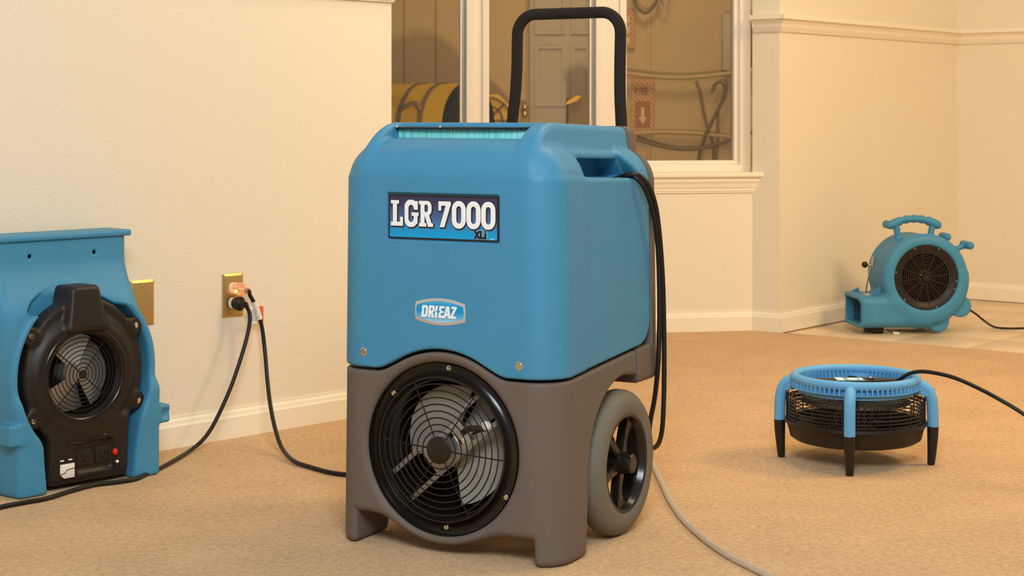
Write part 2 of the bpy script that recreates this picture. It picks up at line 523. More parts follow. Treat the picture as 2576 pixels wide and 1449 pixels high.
# return wall beside the window
RET = (R0-A0)
RETN = Vector((RET.y, -RET.x, 0)).normalized()
rw = wall_slab('wall_return', A0, R0, RETN, ZB, CEIL, 0.10, M['wall_warm'], 'narrow return wall right of the window')
sweep_profile('baseboard', BASE, A0, R0, RETN, 0, M['trim'], rw, 0, 1.0)
sweep_profile('chair_rail', RAIL, A0+RET*0.07, R0, RETN, 1.1812, M['trim'], rw, 0, 1.0)
wr = wall_slab('wall_right', R0, R1, RN, ZB, CEIL, 0.12, M['wall_warm'], 'warm cream wall behind the blower')
sweep_profile('baseboard', BASE, R0, R1, RN, 0, M['trim'], wr, 1.0, -1.0)
sweep_profile('chair_rail', RAIL, R0, R1, RN, 1.1812, M['trim'], wr, 1.0, -1.0)
R2 = R1+FD*2.6
FNN = Vector((-RD.x, -RD.y, 0))
wf = wall_slab('wall_far_right', R1, R2, FNN, ZB, CEIL, 0.12, M['wall_warm'], 'far right cream wall')
sweep_profile('baseboard', BASE, R1, R2, FNN, 0, M['trim'], wf, -1.0, 0)
sweep_profile('chair_rail', RAIL, R1, R2, FNN, 1.1812, M['trim'], wf, -1.0, 0)

# floor: slab, carpet, tiles
fl = struct(MB().box((-3.4, 0.6, -0.06), (5.2, 8.8, -0.018)).build('floor', M['grout'], None, False), 'floor slab')
e0, e1 = G(1961, 836), G(2576, 888)
ed = (e1-e0).normalized(); en = Vector((-ed.y, ed.x, 0))
random.seed(3)
poly = [Vector((-3.3, 0.7, 0)), Vector((5.0, 0.7, 0)), e0+ed*4.2]
N_E = 120
edge = [e0+ed*(4.2*(1-i/N_E))+en*random.uniform(-0.006, 0.006) for i in range(1, N_E+1)]
poly += edge
poly += [R0+RN*0.004, A0+AN*0.004, aw(-2.4)+AN*0.004, LW1+WD*0.02-WN*0.10, LW1+WN*0.002, LW0+WN*0.002]
cp = MB().prism([(p.x, p.y) for p in poly], (X3, Y3, Z3), (0, 0, -0.017), 0.017).build('carpet', M['carpet'], fl, False)
cp['label'] = 'tan cut-pile carpet'
# tiles: square grid set parallel to the right wall
T = 0.305
t0 = G(2326, 839, -0.006)
tu, tv = FD, RD
tile_me = None
cnt = 0
for i in range(-9, 12):
    for j in range(-7, 9):
        c = t0+tu*(T*(i+0.5))+tv*(T*(j+0.5))
        if (c-e0).dot(en) < -0.24: continue                 # under the carpet
        if (c-R0).dot(RN) < -0.20 or (c-R1).dot(FNN) < -0.20: continue
        if c.x > 3.6 or c.x < 0.9: continue
        if tile_me is None:
            o = MB().box((-T/2+0.0022, -T/2+0.0022, -0.012), (T/2-0.0022, T/2-0.0022, 0)).build('tile', M['tile'], fl, True, 0.0012)
            tile_me = o.data
        else:
            o = link('tile', tile_me, None, fl)
        o.location = (c.x, c.y, -0.006)
        o.rotation_euler = (random.uniform(-1, 1)*0.0012, random.uniform(-1, 1)*0.0012, math.atan2(tu.y, tu.x))
        cnt += 1

# window
win = empty('window_1')
struct(win, 'white vinyl window of three tall panes')
WZ0, WZ1, WDP = 0.6266, 1.95, 0.08
def wbox(s0, s1, d0, d1, z0, z1, name, material, bev=0.0015):
    return MB().box((s0, -d1, z0), (s1, -d0, z1), ax=(AD, AN, Z3), org=A0).build(name, material, win, True, bev)
panes = [(-1.60, -1.1624), (-1.051, -0.6465), (-0.501, -0.0555)]
wbox(-1.68, 0.008, 0.045, 0.12, WZ0, 0.655, 'bottom_frame', M['vinyl'])
wbox(-1.68, 0.008, 0.062, 0.11, 0.655, 0.672, 'bottom_bead', M['vinyl'])
wbox(-1.68, 0.008, 0.045, 0.12, 1.89, WZ1, 'top_frame', M['vinyl'])
wbox(-0.036, 0.008, 0.045, 0.12, 0.655, 1.89, 'side_frame', M['vinyl'])
wbox(-0.0555, -0.036, 0.062, 0.11, 0.672, 1.89, 'side_bead', M['vinyl'])
wbox(-1.68, -1.60, 0.045, 0.12, 0.655, 1.89, 'side_frame', M['vinyl'])
for a, b in ((-1.1624, -1.051), (-0.6465, -0.501)):
    w = b-a
    wbox(a, a+0.006, 0.066, 0.1, 0.672, 1.89, 'white_lip', M['vinyl'])
    wbox(a+0.006, a+0.022, 0.074, 0.1, 0.672, 1.89, 'aluminium_strip', M['gasket'])
    wbox(a+0.022, a+0.052, 0.050, 0.12, 0.672, 1.89, 'mullion', M['vinyl'])
    wbox(a+0.052, b-0.026, 0.062, 0.12, 0.672, 1.89, 'mullion', M['vinyl'])
    wbox(b-0.026, b, 0.052, 0.1, 0.672, 1.89, 'sash_stile', M['vinyl'])
for a, b in panes:
    wbox(a-0.004, b+0.004, 0.085, 0.089, 0.666, 1.892, 'pane', M['glass'], 0)

# ================================================================== BEYOND THE GLASS
BY = 9.55
wh = struct(MB().box((-4.5, BY, -0.05), (4.5, BY+0.1, 3.4)).build('wall_outer', M['warehouse'], None, False), 'tan board wall beyond the window')
for px in (1022, 1102, 1330, 1632):
    c = at(px, 285, BY-0.004)
    MB().box((c.x-0.012, BY-0.008, 0), (c.x+0.012, BY, 3.3)).build('batten', M['warehouse'], wh, True, 0.002)
struct(MB().box((-4.5, 8.78, -0.06), (4.5, BY, -0.02)).build('floor', M['concrete'], None, False), 'concrete floor beyond the window')
struct(MB().box((-4.5, 7.1, 3.3), (4.5, BY+0.1, 3.4)).build('ceiling', M['concrete'], None, False), 'unseen ceiling added beyond the window to keep ambient light out')  # roof added out of view so ambient light leaves this space dark
# grey door with recessed panels
dr = empty('door_1'); struct(dr, 'grey panelled door beyond the middle window pane')
d0, d1 = at(1332, 285, BY-0.03), at(1492, 285, BY-0.03)
MB().box((d0.x, BY-0.035, 0), (d1.x, BY-0.005, 2.1)).build('door_slab', M['panel_door'], dr, True, 0.002)
for (pa, pb) in ((1345, 1423), (1436, 1484)):
    xa, xb = at(pa, 285, BY-0.04).x, at(pb, 285, BY-0.04).x
    for za, zb in ((0.2, 0.76), (0.9, 1.24), (1.30, 1.95)):
        mb = MB()
        for q0, q1 in (((xa, za), (xb, za+0.02)), ((xa, zb-0.02), (xb, zb)), ((xa, za+0.02), (xa+0.02, zb-0.02)), ((xb-0.02, za+0.02), (xb, zb-0.02))):
            mb.box((q0[0], BY-0.043, q0[1]), (q1[0], BY-0.034, q1[1]))
        mb.build('door_panel', M['panel_door'], dr, False)
kb = MB()
for py in (270, 287):
    k = at(1320, py, BY-0.09); kb.ball(k, 0.02, 12, 8)
    kb.tube([k, k+Vector((0, 0.08, 0))], 0.009)
kb.build('door_knob', M['brass'], dr)

from mathutils import Matrix
def attach(o, parent):
    o.parent = parent
    o.matrix_parent_inverse = (Matrix.Translation(parent.location) @ Matrix.Rotation(parent.rotation_euler.z, 4, 'Z')).inverted()
    return o
def thing(name, label, cat, loc=(0, 0, 0), rz=0.0, group=None):
    return tag(empty(name, loc, rz), label, cat, group)

# yellow drum fan with straps
c0 = at(1062, 300, 9.0)
yd = thing('drum_fan', 'yellow drum fan with dark straps and a black end, behind the left pane', 'fan', (c0.x, 9.0, -0.02))
DRZ, DRR = 0.80, 0.235
ca, sa = math.cos(-0.5), math.sin(-0.5)
def dpt(u, ang, R):    # point on drum: u along its axis
    a = (u*ca, u*sa); w = (-sa, ca)
    return Vector((a[0]+w[0]*R*math.cos(ang), a[1]+w[1]*R*math.cos(ang), DRZ+R*math.sin(ang)))
def drum(name, u0, u1, R, m, parent, cap=True, segs=40):
    mb = MB(); vs = [dpt(u, 2*PI*k/segs, R) for u in (u0, u1) for k in range(segs)]
    fs = [(k, (k+1) % segs, segs+(k+1) % segs, segs+k) for k in range(segs)]
    if cap: fs += [tuple(range(segs)), tuple(range(segs, 2*segs))]
    mb.add(vs, fs); return mb.build(name, m, parent)
drum('drum', -0.2, 0.265, DRR, M['yellow'], yd)
for u in (0.0, 0.13):
    drum('strap', u-0.012, u+0.012, DRR+0.006, M['brown'], yd)
drum('end_ring', 0.265, 0.305, DRR+0.004, M['black_satin'], yd)
hb = MB().tube(spline([dpt(0.0, 2.72, DRR+0.006), dpt(0.04, 2.70, DRR+0.03), dpt(0.10, 2.62, DRR+0.03), dpt(0.13, 2.74, DRR+0.006)], 6), 0.013)
hb.build('handle', M['brown'], yd)
st = MB()
for u in (-0.2, 0.1):
    for sgn in (-1, 1):
        st.tube([dpt(u, -PI/2+0.5*sgn, DRR), Vector((u*ca-sa*0.2*sgn, u*sa+ca*0.2*sgn, 0.012))], 0.014)
st.build('stand', M['black_satin'], yd)
# second yellow fan, faceted
c1 = at(1228, 300, 9.3)
y2 = thing('drum_fan', 'smaller yellow fan with a ribbed guard, beside the door beyond the glass', 'fan', (c1.x, 9.3, -0.02))
mb = MB(); hx = [(0.155*math.cos(a*PI/4+0.39), 0.84+0.155*math.sin(a*PI/4+0.39)) for a in range(8)]
mb.prism(hx, (X3, Z3, Y3), (0, -0.1, 0), 0.2); mb.build('housing', M['yellow'], y2, True, 0.012)
mb = MB()
for a in range(8):
    t = a*PI/4
    mb.tube([(0.03*math.cos(t), -0.108, 0.84+0.03*math.sin(t)), (0.125*math.cos(t), -0.108, 0.84+0.125*math.sin(t))], 0.006, 6)
mb.ring((0, -0.108, 0.84), 0.08, 0.006, 'y', 24, 6); mb.ring((0, -0.108, 0.84), 0.125, 0.006, 'y', 24, 6)
mb.build('guard', M['brown'], y2)
MB().box((-0.13, -0.1, 0.0), (0.13, 0.1, 0.69)).build('stand', M['brown'], y2, True, 0.01)
# dark case with a yellow lid by the door
c2 = at(1462, 300, 9.1)
cs = thing('equipment_case', 'dark brown case with a yellow corner, in front of the door beyond the glass', 'case', (c2.x, 9.1, -0.02))
MB().box((-0.075, -0.12, 0), (0.17, 0.12, 0.965)).build('case_body', M['brown'], cs, True, 0.01)
MB().prism([(-0.09, 0.922), (-0.078, 0.945), (-0.03, 0.974), (0.0, 0.970), (-0.025, 0.944)], (X3, Z3, Y3), (0, -0.14, 0), 0.1).build('yellow_cover', M['yellow'], cs, True, 0.004)
# notice with arrow
def notice(x0, y0, x1, y1, label, arrow):
    a, b = at(x0, y0, BY-0.014), at(x1, y1, BY-0.014)
    n = thing('safety_notice', label, 'sign', ((a.x+b.x)/2, BY-0.014, b.z))
    w, h = (b.x-a.x)/2, a.z-b.z
    MB().box((-w, -0.002, 0), (w, 0.010, h)).build('board', M['notice'], n, False)
    if arrow:
        MB().box((-w*0.66, -0.004, h*0.10), (w*0.66, -0.002, h*0.58)).build('orange_field', M['notice_red'], n, False)
        MB().prism([(0, h*0.16), (w*0.36, h*0.29), (w*0.14, h*0.29), (w*0.14, h*0.47), (-w*0.14, h*0.47), (-w*0.14, h*0.29), (-w*0.36, h*0.29)],
                   (X3, Z3, Y3), (0, -0.006, 0), 0.002).build('arrow', M['notice_pale'], n, False)
        mbx = MB()
        # stacked letters F I R E read as four bold capitals across the top
        lw_, lh, g_ = w*0.26, h*0.13, w*0.10
        zb = h*0.70
        xs = -w*0.66
        mbx.box((xs, -0.004, zb), (xs+lw_*0.3, -0.002, zb+lh)); mbx.box((xs, -0.004, zb+lh*0.8), (xs+lw_, -0.002, zb+lh)); mbx.box((xs, -0.004, zb+lh*0.42), (xs+lw_*0.8, -0.002, zb+lh*0.6))
        xs += lw_+g_
        mbx.box((xs, -0.004, zb), (xs+lw_*0.3, -0.002, zb+lh))
        xs += lw_*0.3+g_
        mbx.box((xs, -0.004, zb), (xs+lw_*0.3, -0.002, zb+lh)); mbx.box((xs, -0.004, zb+lh*0.8), (xs+lw_*0.9, -0.002, zb+lh)); mbx.box((xs, -0.004, zb+lh*0.4), (xs+lw_*0.9, -0.002, zb+lh*0.58))
        mbx.box((xs+lw_*0.65, -0.004, zb+lh*0.4), (xs+lw_*0.95, -0.002, zb+lh)); mbx.box((xs+lw_*0.65, -0.004, zb), (xs+lw_*0.95, -0.002, zb+lh*0.4))
        xs += lw_+g_
        for q in (0, 0.4, 0.8): mbx.box((xs, -0.004, zb+lh*q), (xs+lw_*0.9, -0.002, zb+lh*(q+0.2)))
        mbx.box((xs, -0.004, zb), (xs+lw_*0.3, -0.002, zb+lh))
        mbx.build('lettering', M['notice_red'], n, False)
    else:
        for k in range(3):
            MB().box((-w*0.9, -0.004, h*(0.12+0.27*k)), (w*0.3, -0.002, h*(0.30+0.27*k))).build('white_block', M['notice_pale'], n, False)
    return n
def stripes():
    m = bpy.data.materials.new('striped_notice'); m.use_nodes = True
    nt = m.node_tree; n = nt.nodes; b = n['Principled BSDF']; b.inputs['Roughness'].default_value = 0.6
    tc = n.new('ShaderNodeTexCoord'); w = n.new('ShaderNodeTexWave'); w.bands_direction = 'DIAGONAL'; w.inputs['Scale'].default_value = 22
    rp = n.new('ShaderNodeValToRGB'); rp.color_ramp.elements[0].color = lin(196, 152, 100); rp.color_ramp.elements[1].color = lin(176, 116, 58)
    nt.links.new(tc.outputs['Object'], w.inputs['Vector']); nt.links.new(w.outputs['Fac'], rp.inputs['Fac']); nt.links.new(rp.outputs['Color'], b.inputs['Base Color'])
    return m
M['notice'] = stripes(); M['notice_red'] = mat('notice_orange', lin(158, 102, 54), 0.6)
M['notice_pale'] = mat('notice_pale', lin(206, 178, 136), 0.6)
notice(1588, 197, 1645, 335, 'orange FIRE notice with a white arrow on the wall beyond the right pane', True)
notice(1560, 24, 1597, 122, 'orange notice with white blocks, cut by the mullion of the right pane', False)
# rail, hanging cords, hoops, switch box on the far wall
pts = spline([at(p, q, BY-0.06) for p, q in ((1500, 170), (1580, 185), (1680, 195), (1760, 193), (1850, 182), (1960, 165))], 8)
tag(MB().tube(pts, 0.012).build('sagging_hose', M['warehouse'], None), 'tan hose sagging along the wall beyond the right pane', 'hose')
def cable(label, ctrl, r=0.007, Y=BY-0.035, name='hanging_cable', m='brown', cat='cable'):
    return tag(MB().tube(spline([at(p, q, Y) for p, q in ctrl], 8), r, 8).build(name, M[m], None), label, cat)
cable('thin brown cable hanging from the sagging hose, crossing to the right', [(1750, 205), (1757, 225), (1765, 262), (1775, 310), (1790, 360), (1795, 410)], 0.005)
cable('brown cable with a hooked loop at its top, beyond the right pane', [(1790, 232), (1798, 212), (1815, 208), (1822, 225), (1812, 262), (1785, 315), (1765, 360), (1755, 410)], 0.008, BY-0.05)
cable('thin brown cable hanging straight under the looped cable', [(1808, 262), (1804, 300), (1803, 350), (1800, 410)], 0.004)
cable('low brown cable swagged along the bottom of the right pane', [(1600, 350), (1680, 372), (1760, 374), (1840, 352), (1900, 330)], 0.009, BY-0.07)
cable('grey hose lying level behind the swagged cable', [(1560, 340), (1640, 333), (1740, 335), (1840, 345)], 0.012, BY-0.03, 'hose', 'warehouse', 'hose')
cable('dark hose loop hanging from above the right pane', [(1592, -40), (1596, 0), (1606, 22), (1625, 32), (1642, 18), (1655, -8), (1662, -45)], 0.009, BY-0.05)
cable('thin pale hose loop beside the dark hose loop', [(1650, -40), (1658, 5), (1668, 24), (1678, 10), (1685, -40)], 0.005, BY-0.05, 'hanging_cable', 'panel_door')
a, b = at(1815, 36, BY), at(1880, 178, BY)
tag(MB().box((a.x, BY-0.06, b.z), (b.x, BY, a.z)).build('switch_box', M['panel_door'], None, True, 0.006), 'grey switch box on the wall at the right edge of the right pane', 'box')
wl = bpy.data.lights.new('added_shadow_lamp', 'AREA'); wl.energy = 21; wl.color = (1.0, 0.80, 0.52); wl.size = 0.12  # added low lamp, hidden below the sill, throws shadows on the outer wall
wo = bpy.data.objects.new('added_shadow_lamp', wl); COL.objects.link(wo); wo.location = (0.25, 7.35, 0.42)
wo.rotation_euler = (Vector((0.2, 9.5, 1.1))-Vector(wo.location)).to_track_quat('-Z', 'Y').to_euler()
area('added_warehouse_fill', (0.6, 8.3, 3.2), (0.4, 9.3, 1.2), 0.8, 50, (1.0, 0.80, 0.52))  # added unseen lamp that sets the brightness beyond the glass

# ================================================================== THE DEHUMIDIFIER
DH = thing('dehumidifier', 'large blue and grey wheeled dehumidifier with a round fan grille and black handle', 'dehumidifier',
           (-0.1187, 3.355, 0), math.radians(-28))
FX, FZ = -0.003, 0.206                     # centre of the round grille
def column(x, y, z, grow=0.0):
    hw = 0.252-0.010*np.clip(z, 0, 0.84)/0.84+grow
    return np.where(y < 0.2, sbox2(x, y-0.205, hw, 0.245+grow, 0.068), sbox2(x, y-0.205, hw, 0.245+grow, 0.022))
def seam(x, y):
    arc = FZ+np.sqrt(np.maximum(0.192**2-(x-FX)**2, 0))
    flat = 0.352+0.068*np.maximum(y-0.03, 0)+0*x
    return smax(flat, arc, 0.025)
def hood_top(x, y, z, panel=False):
    zt = z+0.033*y
    low0 = rmax(column(x, y, z), zt-0.803, 0.075)
    ax_ = np.abs(x)
    # shoulder cut that holds the cord: a step, a deep slot below its ledge, a sloping rear end
    yr = 0.366-1.0*np.clip(zt-0.7385, 0, 0.05)
    n1 = np.maximum(np.maximum(0.206-ax_, 0.7385-zt), y-yr)
    rest = rmax(low0, -n1, 0.010)
    step = np.maximum(np.maximum(0.194-ax_, 0.793-zt), y-0.325)
    rest = rmax(rest, -step, 0.009)
    dome = rmax(low0, y-0.139, 0.058)
    low = smin(rest, dome, 0.010)
    slot = np.maximum(np.maximum(0.150-ax_, np.abs(zt-0.7570)-0.0185), np.maximum(0.140-y, y-yr+0.004))
    mid = rmax(rmax(-0.0385-y, zt-0.812, 0.088), np.maximum(ax_-0.172, y-0.2), 0.004)
    low = np.minimum(low, np.maximum(mid, 0.60-z))
    up = rmax(-0.0385+0.30*np.clip(0.735-z, 0, 1)-y, zt-0.8445, 0.125)
    up = rmax(up, ax_-(0.187+np.clip(0.84-z, 0, 0.05)*0.16), 0.012)
    up = rmax(up, y-0.455, 0.012)
    up = np.maximum(up, 0.6-z)
    rec = np.maximum(np.abs(x+0.0095)-0.1575, y-0.084)
    up = rmax(up, -rec, 0.010)
    return rmax(smin(low, up, 0.008), -slot, 0.004)
def hood_f(x, y, z):
    t = hood_top(x, y, z)
    cut = rmax(seam(x, y)+0.003-z, y-0.412, 0.055)
    d = rmax(t, cut, 0.006)
    # recesses for the two printed plates
    d = np.maximum(d, -sbox(x, y, z, (0.0025, -0.04, 0.657), (0.1265, 0.0035, 0.0465), 0.002))
    return d
hood = moulded('hood', hood_f, (-0.26, -0.05, 0.33), (0.26, 0.42, 0.85), 0.0032, M['blue_hood'] if 'blue_hood' in M else M['blue'], DH)
def base_f(x, y, z):
    sm = seam(x, y)
    d = rmax(column(x, y, z, 0.001), z-(sm-0.003), 0.005)
    d = rmax(d, y-0.338, 0.01)
    rr = ln(x-FX, z-FZ)
    d = rmax(d, -np.maximum(rr-0.168, y-0.2), 0.016)
    gb = np.maximum(np.abs(x)-(0.200-0.05*np.clip(z, 0, 0.1)), z-np.where(x > 0, 0.052, 0.066))
    gap = np.minimum(smax(gb, 0.186-rr+0*y, 0.03), np.maximum(gb, 0.10-y))
    d = rmax(d, -gap, 0.014)
    wheel = np.minimum(ln(y-0.278, z-0.150)-0.176, np.maximum(0.088+0.10*z-y, z-0.15))
    d = rmax(d, -wheel, 0.008)
    # shallow scoop between the legs and the round fan rim
    return rmax(d, -z+0*x, 0.014)
moulded('base', base_f, (-0.26, -0.05, 0.0), (0.26, 0.35, 0.41), 0.0038, M['grey'], DH)
def panel_f(x, y, z):
    up = np.maximum(hood_top(x, y, z)-0.002, 0.415-y)
    up = np.maximum(up, 0.34-z)
    lo = np.maximum(column(x, y, z, 0.001), np.maximum(0.343-y, z-(seam(x, y)-0.003)))
    d = np.minimum(up, lo)
    d = np.minimum(d, np.maximum(np.maximum(column(x, y, z, 0.001), 0.413-y), np.maximum(z-0.5, 0.3-z)))
    return rmax(d, 0.298-z, 0.016)
moulded('back_panel', panel_f, (-0.26, 0.33, 0.28), (0.26, 0.46, 0.85), 0.0045, M['grey'], DH)

# filter in its slot
MB().box((-0.166, 0.0705, 0.785), (0.147, 0.082, 0.8275)).build('filter', M['filter'], DH, True, 0.001)
MB().tube(spline([(-0.178, 0.062, 0.831), (-0.12, 0.060, 0.8295), (0.0, 0.060, 0.8290), (0.10, 0.060, 0.8300), (0.148, 0.062, 0.8315)], 8), 0.0019, 8).build('filter_clip', M['black'], DH)
MB().box((-0.167, 0.0625, 0.8275), (0.148, 0.0835, 0.8325)).build('filter_frame', M['black_satin'], DH, True, 0.0008)
for fx in (-0.162, -0.06):
    MB().ball((fx, 0.058, 0.8325), 0.0028, 8, 6).build('clip_rivet', M['chrome'], DH)

# printed name plate
PY = -0.0385
def plate(name, x0, x1, z0, z1, y, m, th=0.0015, r=0.003):
    hw, hh = (x1-x0)/2, (z1-z0)/2
    pts = []
    for cx_, cz_, a0 in ((hw-r, hh-r, 0), (-hw+r, hh-r, PI/2), (-hw+r, -hh+r, PI), (hw-r, -hh+r, 1.5*PI)):
        for k in range(5):
            a = a0+PI/2*k/4
            pts.append((cx_+r*math.cos(a), cz_+r*math.sin(a)))
    return MB().prism(pts, (X3, Z3, Y3), ((x0+x1)/2, y, (z0+z1)/2), th).build(name, m, DH, False)
LX0, LX1, LZ0, LZ1 = -0.1215, 0.1265, 0.6135, 0.7005
navy = gradient_mat('navy_to_cyan_print', [(0.0, lin(0, 160, 214)), (0.16, lin(10, 150, 206)), (0.45, lin(72, 104, 150)), (0.78, lin(62, 58, 92)), (1.0, lin(52, 46, 66))], LZ0, LZ1)
np_ = plate('name_plate', LX0, LX1, LZ0, LZ1, PY-0.0002, M['dark_print'])
o = plate('name_plate_print', LX0+0.0035, LX1-0.0035, LZ0+0.0035, LZ1-0.0035, PY-0.0007, navy, 0.001, 0.002); o.parent = np_

def g_box(x, z, x0, x1, z0, z1, r=0.0):
    return sbox2(x-(x0+x1)/2, z-(z0+z1)/2, (x1-x0)/2, (z1-z0)/2, r)
def g_bar(x, z, a, b, w):
    dx, dz = b[0]-a[0], b[1]-a[1]; L = math.hypot(dx, dz)
    u = ((x-a[0])*dx+(z-a[1])*dz)/L; v = ((x-a[0])*-dz+(z-a[1])*dx)/L
    return sbox2(u-L/2, v, L/2, w/2)
mn = lambda *a: __import__('functools').reduce(np.minimum, a)
mxm = lambda *a: __import__('functools').reduce(np.maximum, a)
def c_L(x, z): return mn(g_box(x, z, .11, .33, 0, 1), g_box(x, z, .0, .44, .86, 1), g_box(x, z, .0, .66, 0, .16), g_box(x, z, .50, .66, 0, .36))
def c_G(x, z):
    ring = np.maximum(g_box(x, z, 0, .70, -.03, 1.03, .30), -g_box(x, z, .21, .50, .17, .83, .14))
    ring = np.maximum(ring, -g_box(x, z, .42, .95, .50, .66))
    return mn(ring, g_box(x, z, .38, .76, .40, .54), g_box(x, z, .50, .70, .1, .5), g_box(x, z, .56, .72, .64, .98))
def c_R(x, z):
    bowl = np.maximum(g_box(x, z, .1, .68, .42, 1, .24), -g_box(x, z, .28, .48, .57, .86, .09))
    bowl = np.maximum(bowl, -g_box(x, z, -.2, .1, .0, 2.))
    return mn(g_box(x, z, .09, .30, 0, 1), g_box(x, z, 0, .3, .86, 1), g_box(x, z, 0, .40, 0, .14), bowl, g_bar(x, z, (.40, .5), (.60, .03), .22), g_box(x, z, .52, .76, 0, .14))
def c_7(x, z): return mn(g_box(x, z, 0, .66, .83, 1), g_box(x, z, 0, .15, .64, 1), np.maximum(g_bar(x, z, (.56, .95), (.17, -.05), .23), np.maximum(-z, z-.95)))
def c_0(x, z): return np.maximum(g_box(x, z, 0, .74, -.03, 1.03, .35), -g_box(x, z, .24, .50, .17, .83, .13))
def c_X(x, z): return np.maximum(mn(g_bar(x, z, (.02, -.05), (.70, 1.05), .26), g_bar(x, z, (.70, -.05), (.02, 1.05), .26)), np.abs(z-.5)-.5)
def c_Lb(x, z): return mn(g_box(x, z, .0, .27, 0, 1), g_box(x, z, 0, .62, 0, .24))
def c_i(x, z): return mn(g_box(x, z, 0, .26, 0, .70), g_box(x, z, 0, .26, .80, 1))
def c_D(x, z):
    d = np.maximum(g_box(x, z, -.3, .66, 0, 1, .26), -x)
    return np.maximum(d, -np.maximum(g_box(x, z, -.1, .42, .19, .81, .12), .24-x))
def c_Rb(x, z):
    b = np.maximum(g_box(x, z, -.3, .66, .42, 1, .24), -x)
    b = np.maximum(b, -np.maximum(g_box(x, z, .1, .42, .58, .82, .08), .24-x))
    return mn(g_box(x, z, 0, .24, 0, 1), b, np.maximum(g_bar(x, z, (.30, .55), (.56, -.05), .24), -z))
def c_I(x, z): return np.maximum(g_box(x, z, 0, .24, 0, 1), -g_box(x, z, .14, .4, .47, .60))
def c_E(x, z):
    e = mn(g_box(x, z, 0, .24, 0, 1), g_box(x, z, 0, .58, .80, 1), g_box(x, z, 0, .52, .42, .60), g_box(x, z, 0, .58, 0, .2))
    return np.maximum(e, -g_box(x, z, -.2, .1, .47, .60))
def c_A(x, z): return np.maximum(mn(g_bar(x, z, (.08, -.05), (.32, 1.05), .24), g_bar(x, z, (.62, -.05), (.38, 1.05), .24), g_box(x, z, .16, .54, .20, .38)), np.abs(z-.5)-.5)
def c_Z(x, z): return mn(g_box(x, z, .02, .60, .81, 1), g_box(x, z, 0, .60, 0, .19), np.maximum(g_bar(x, z, (.08, .08), (.50, .92), .24), np.abs(z-.5)-.5))

def lettering(name, glyphs, sx, sz, ox, oz, y, th, h, m, parent, grow=0.0, slant=0.0):
    """glyphs: (function, x offset in metres); each glyph drawn sx wide per unit, sz high."""
    def f(x, y_, z):
        zz = (z-oz)/sz
        d = 9.0
        for g, gx in glyphs:
            d = np.minimum(d, g((x-ox-gx-slant*(z-oz))/sx, zz))
        return np.maximum(d*min(sx, sz)-grow+0*y_, np.abs(y_-y)-th/2)
    w = max(gx for _, gx in glyphs)+sx
    return moulded(name, f, (ox-0.004, y-th, oz-0.004), (ox+w+abs(slant)*sz+0.004, y+th, oz+sz*1.05+0.004), h, m, parent)
SX, SZ = 0.0420, 0.0505
wd = [(c_L, 0.0), (c_G, 0.0315), (c_R, 0.0645), (c_7, 0.1085), (c_0, 0.1385), (c_0, 0.1710), (c_0, 0.2035)]
lettering('lettering_outline', wd, SX, SZ, -0.1135, 0.6375, PY-0.0012, 0.0016, 0.0008, M['dark_print'], np_, 0.0012)
lettering('lettering', wd, SX, SZ, -0.1145, 0.6385, PY-0.0018, 0.0016, 0.0007, M['white_print'], np_)
wx = [(c_X, 0.0), (c_Lb, 0.0118), (c_i, 0.0220)]
lettering('small_lettering_halo', wx, 0.0155, 0.0155, 0.0742, 0.6190, PY-0.0011, 0.0012, 0.0005, M['halo_print'], np_, 0.0013)
lettering('small_lettering', wx, 0.0155, 0.0155, 0.0742, 0.6190, PY-0.0016, 0.0012, 0.00045, M['ink'], np_, 0.0003)
MB().box((0.1085, PY-0.0016, 0.6185), (0.118, PY-0.001, 0.6195)).build('fine_print', M['white_print'], np_, False)

# badge
def badge_poly(sc):
    pts = []
    for k in range(13):
        t = -1+2*k/12; pts.append((0.0555*t*sc, (0.0265-0.009*t*t)*sc if sc == 1 else (0.0265-0.009*t*t)-0.0055))
    for k in range(1, 4):
        t = 1-2*k/4; e = 0.0175 if sc == 1 else 0.012
        pts.append(((0.0555+0.0016*(1-t*t))*sc, e*t))
    for k in range(13):
        t = 1-2*k/12; pts.append((0.0555*t*sc, -((0.0265-0.009*t*t)*sc if sc == 1 else (0.0265-0.009*t*t)-0.0055)))
    for k in range(1, 4):
        t = -1+2*k/4; e = 0.0175 if sc == 1 else 0.012
        pts.append((-(0.0555+0.0016*(1-t*t))*sc, e*t))
    return pts
BX, BZ = -0.001, 0.4745
bd = MB().prism(badge_poly(1), (X3, Z3, Y3), (BX, -0.0435, BZ), 0.006).build('badge', M['badge_rim'] if 'badge_rim' in M else M['alu'], DH, True, 0.0012)
cy = gradient_mat('cyan_badge_print', [(0.0, lin(168, 208, 226)), (0.25, lin(92, 176, 214)), (0.5, lin(0, 146, 202)), (0.78, lin(10, 150, 206)), (1.0, lin(90, 176, 214))], BZ-0.021, BZ+0.021)
MB().prism(badge_poly(0.93), (X3, Z3, Y3), (BX, -0.0440, BZ), 0.001).build('badge_print', cy, bd, False)
wb_ = [(c_D, 0.0), (c_Rb, 0.0152), (c_I, 0.0302), (c_E, 0.0385), (c_A, 0.0500), (c_Z, 0.0650)]
lettering('badge_lettering', wb_, 0.0205, 0.0235, BX-0.0415, BZ-0.0118, -0.0446, 0.0014, 0.0006, M['white_print'], bd, 0, 0.12)

# hood screws with washers
def screw(x, y, z, r, parent, name='screw', m='chrome'):
    mb = MB().lathe([(0.0001, 0), (r*0.55, 0), (r*0.6, 0.0012), (r*0.62, 0.003), (r*1.0, 0.0032), (r*1.0, 0.005)], (x, y, z), 'y', 20)
    return mb.build(name, M[m], parent)
screw(-0.177, -0.0462, 0.386, 0.0085, DH); screw(0.172, -0.0462, 0.382, 0.0085, DH)

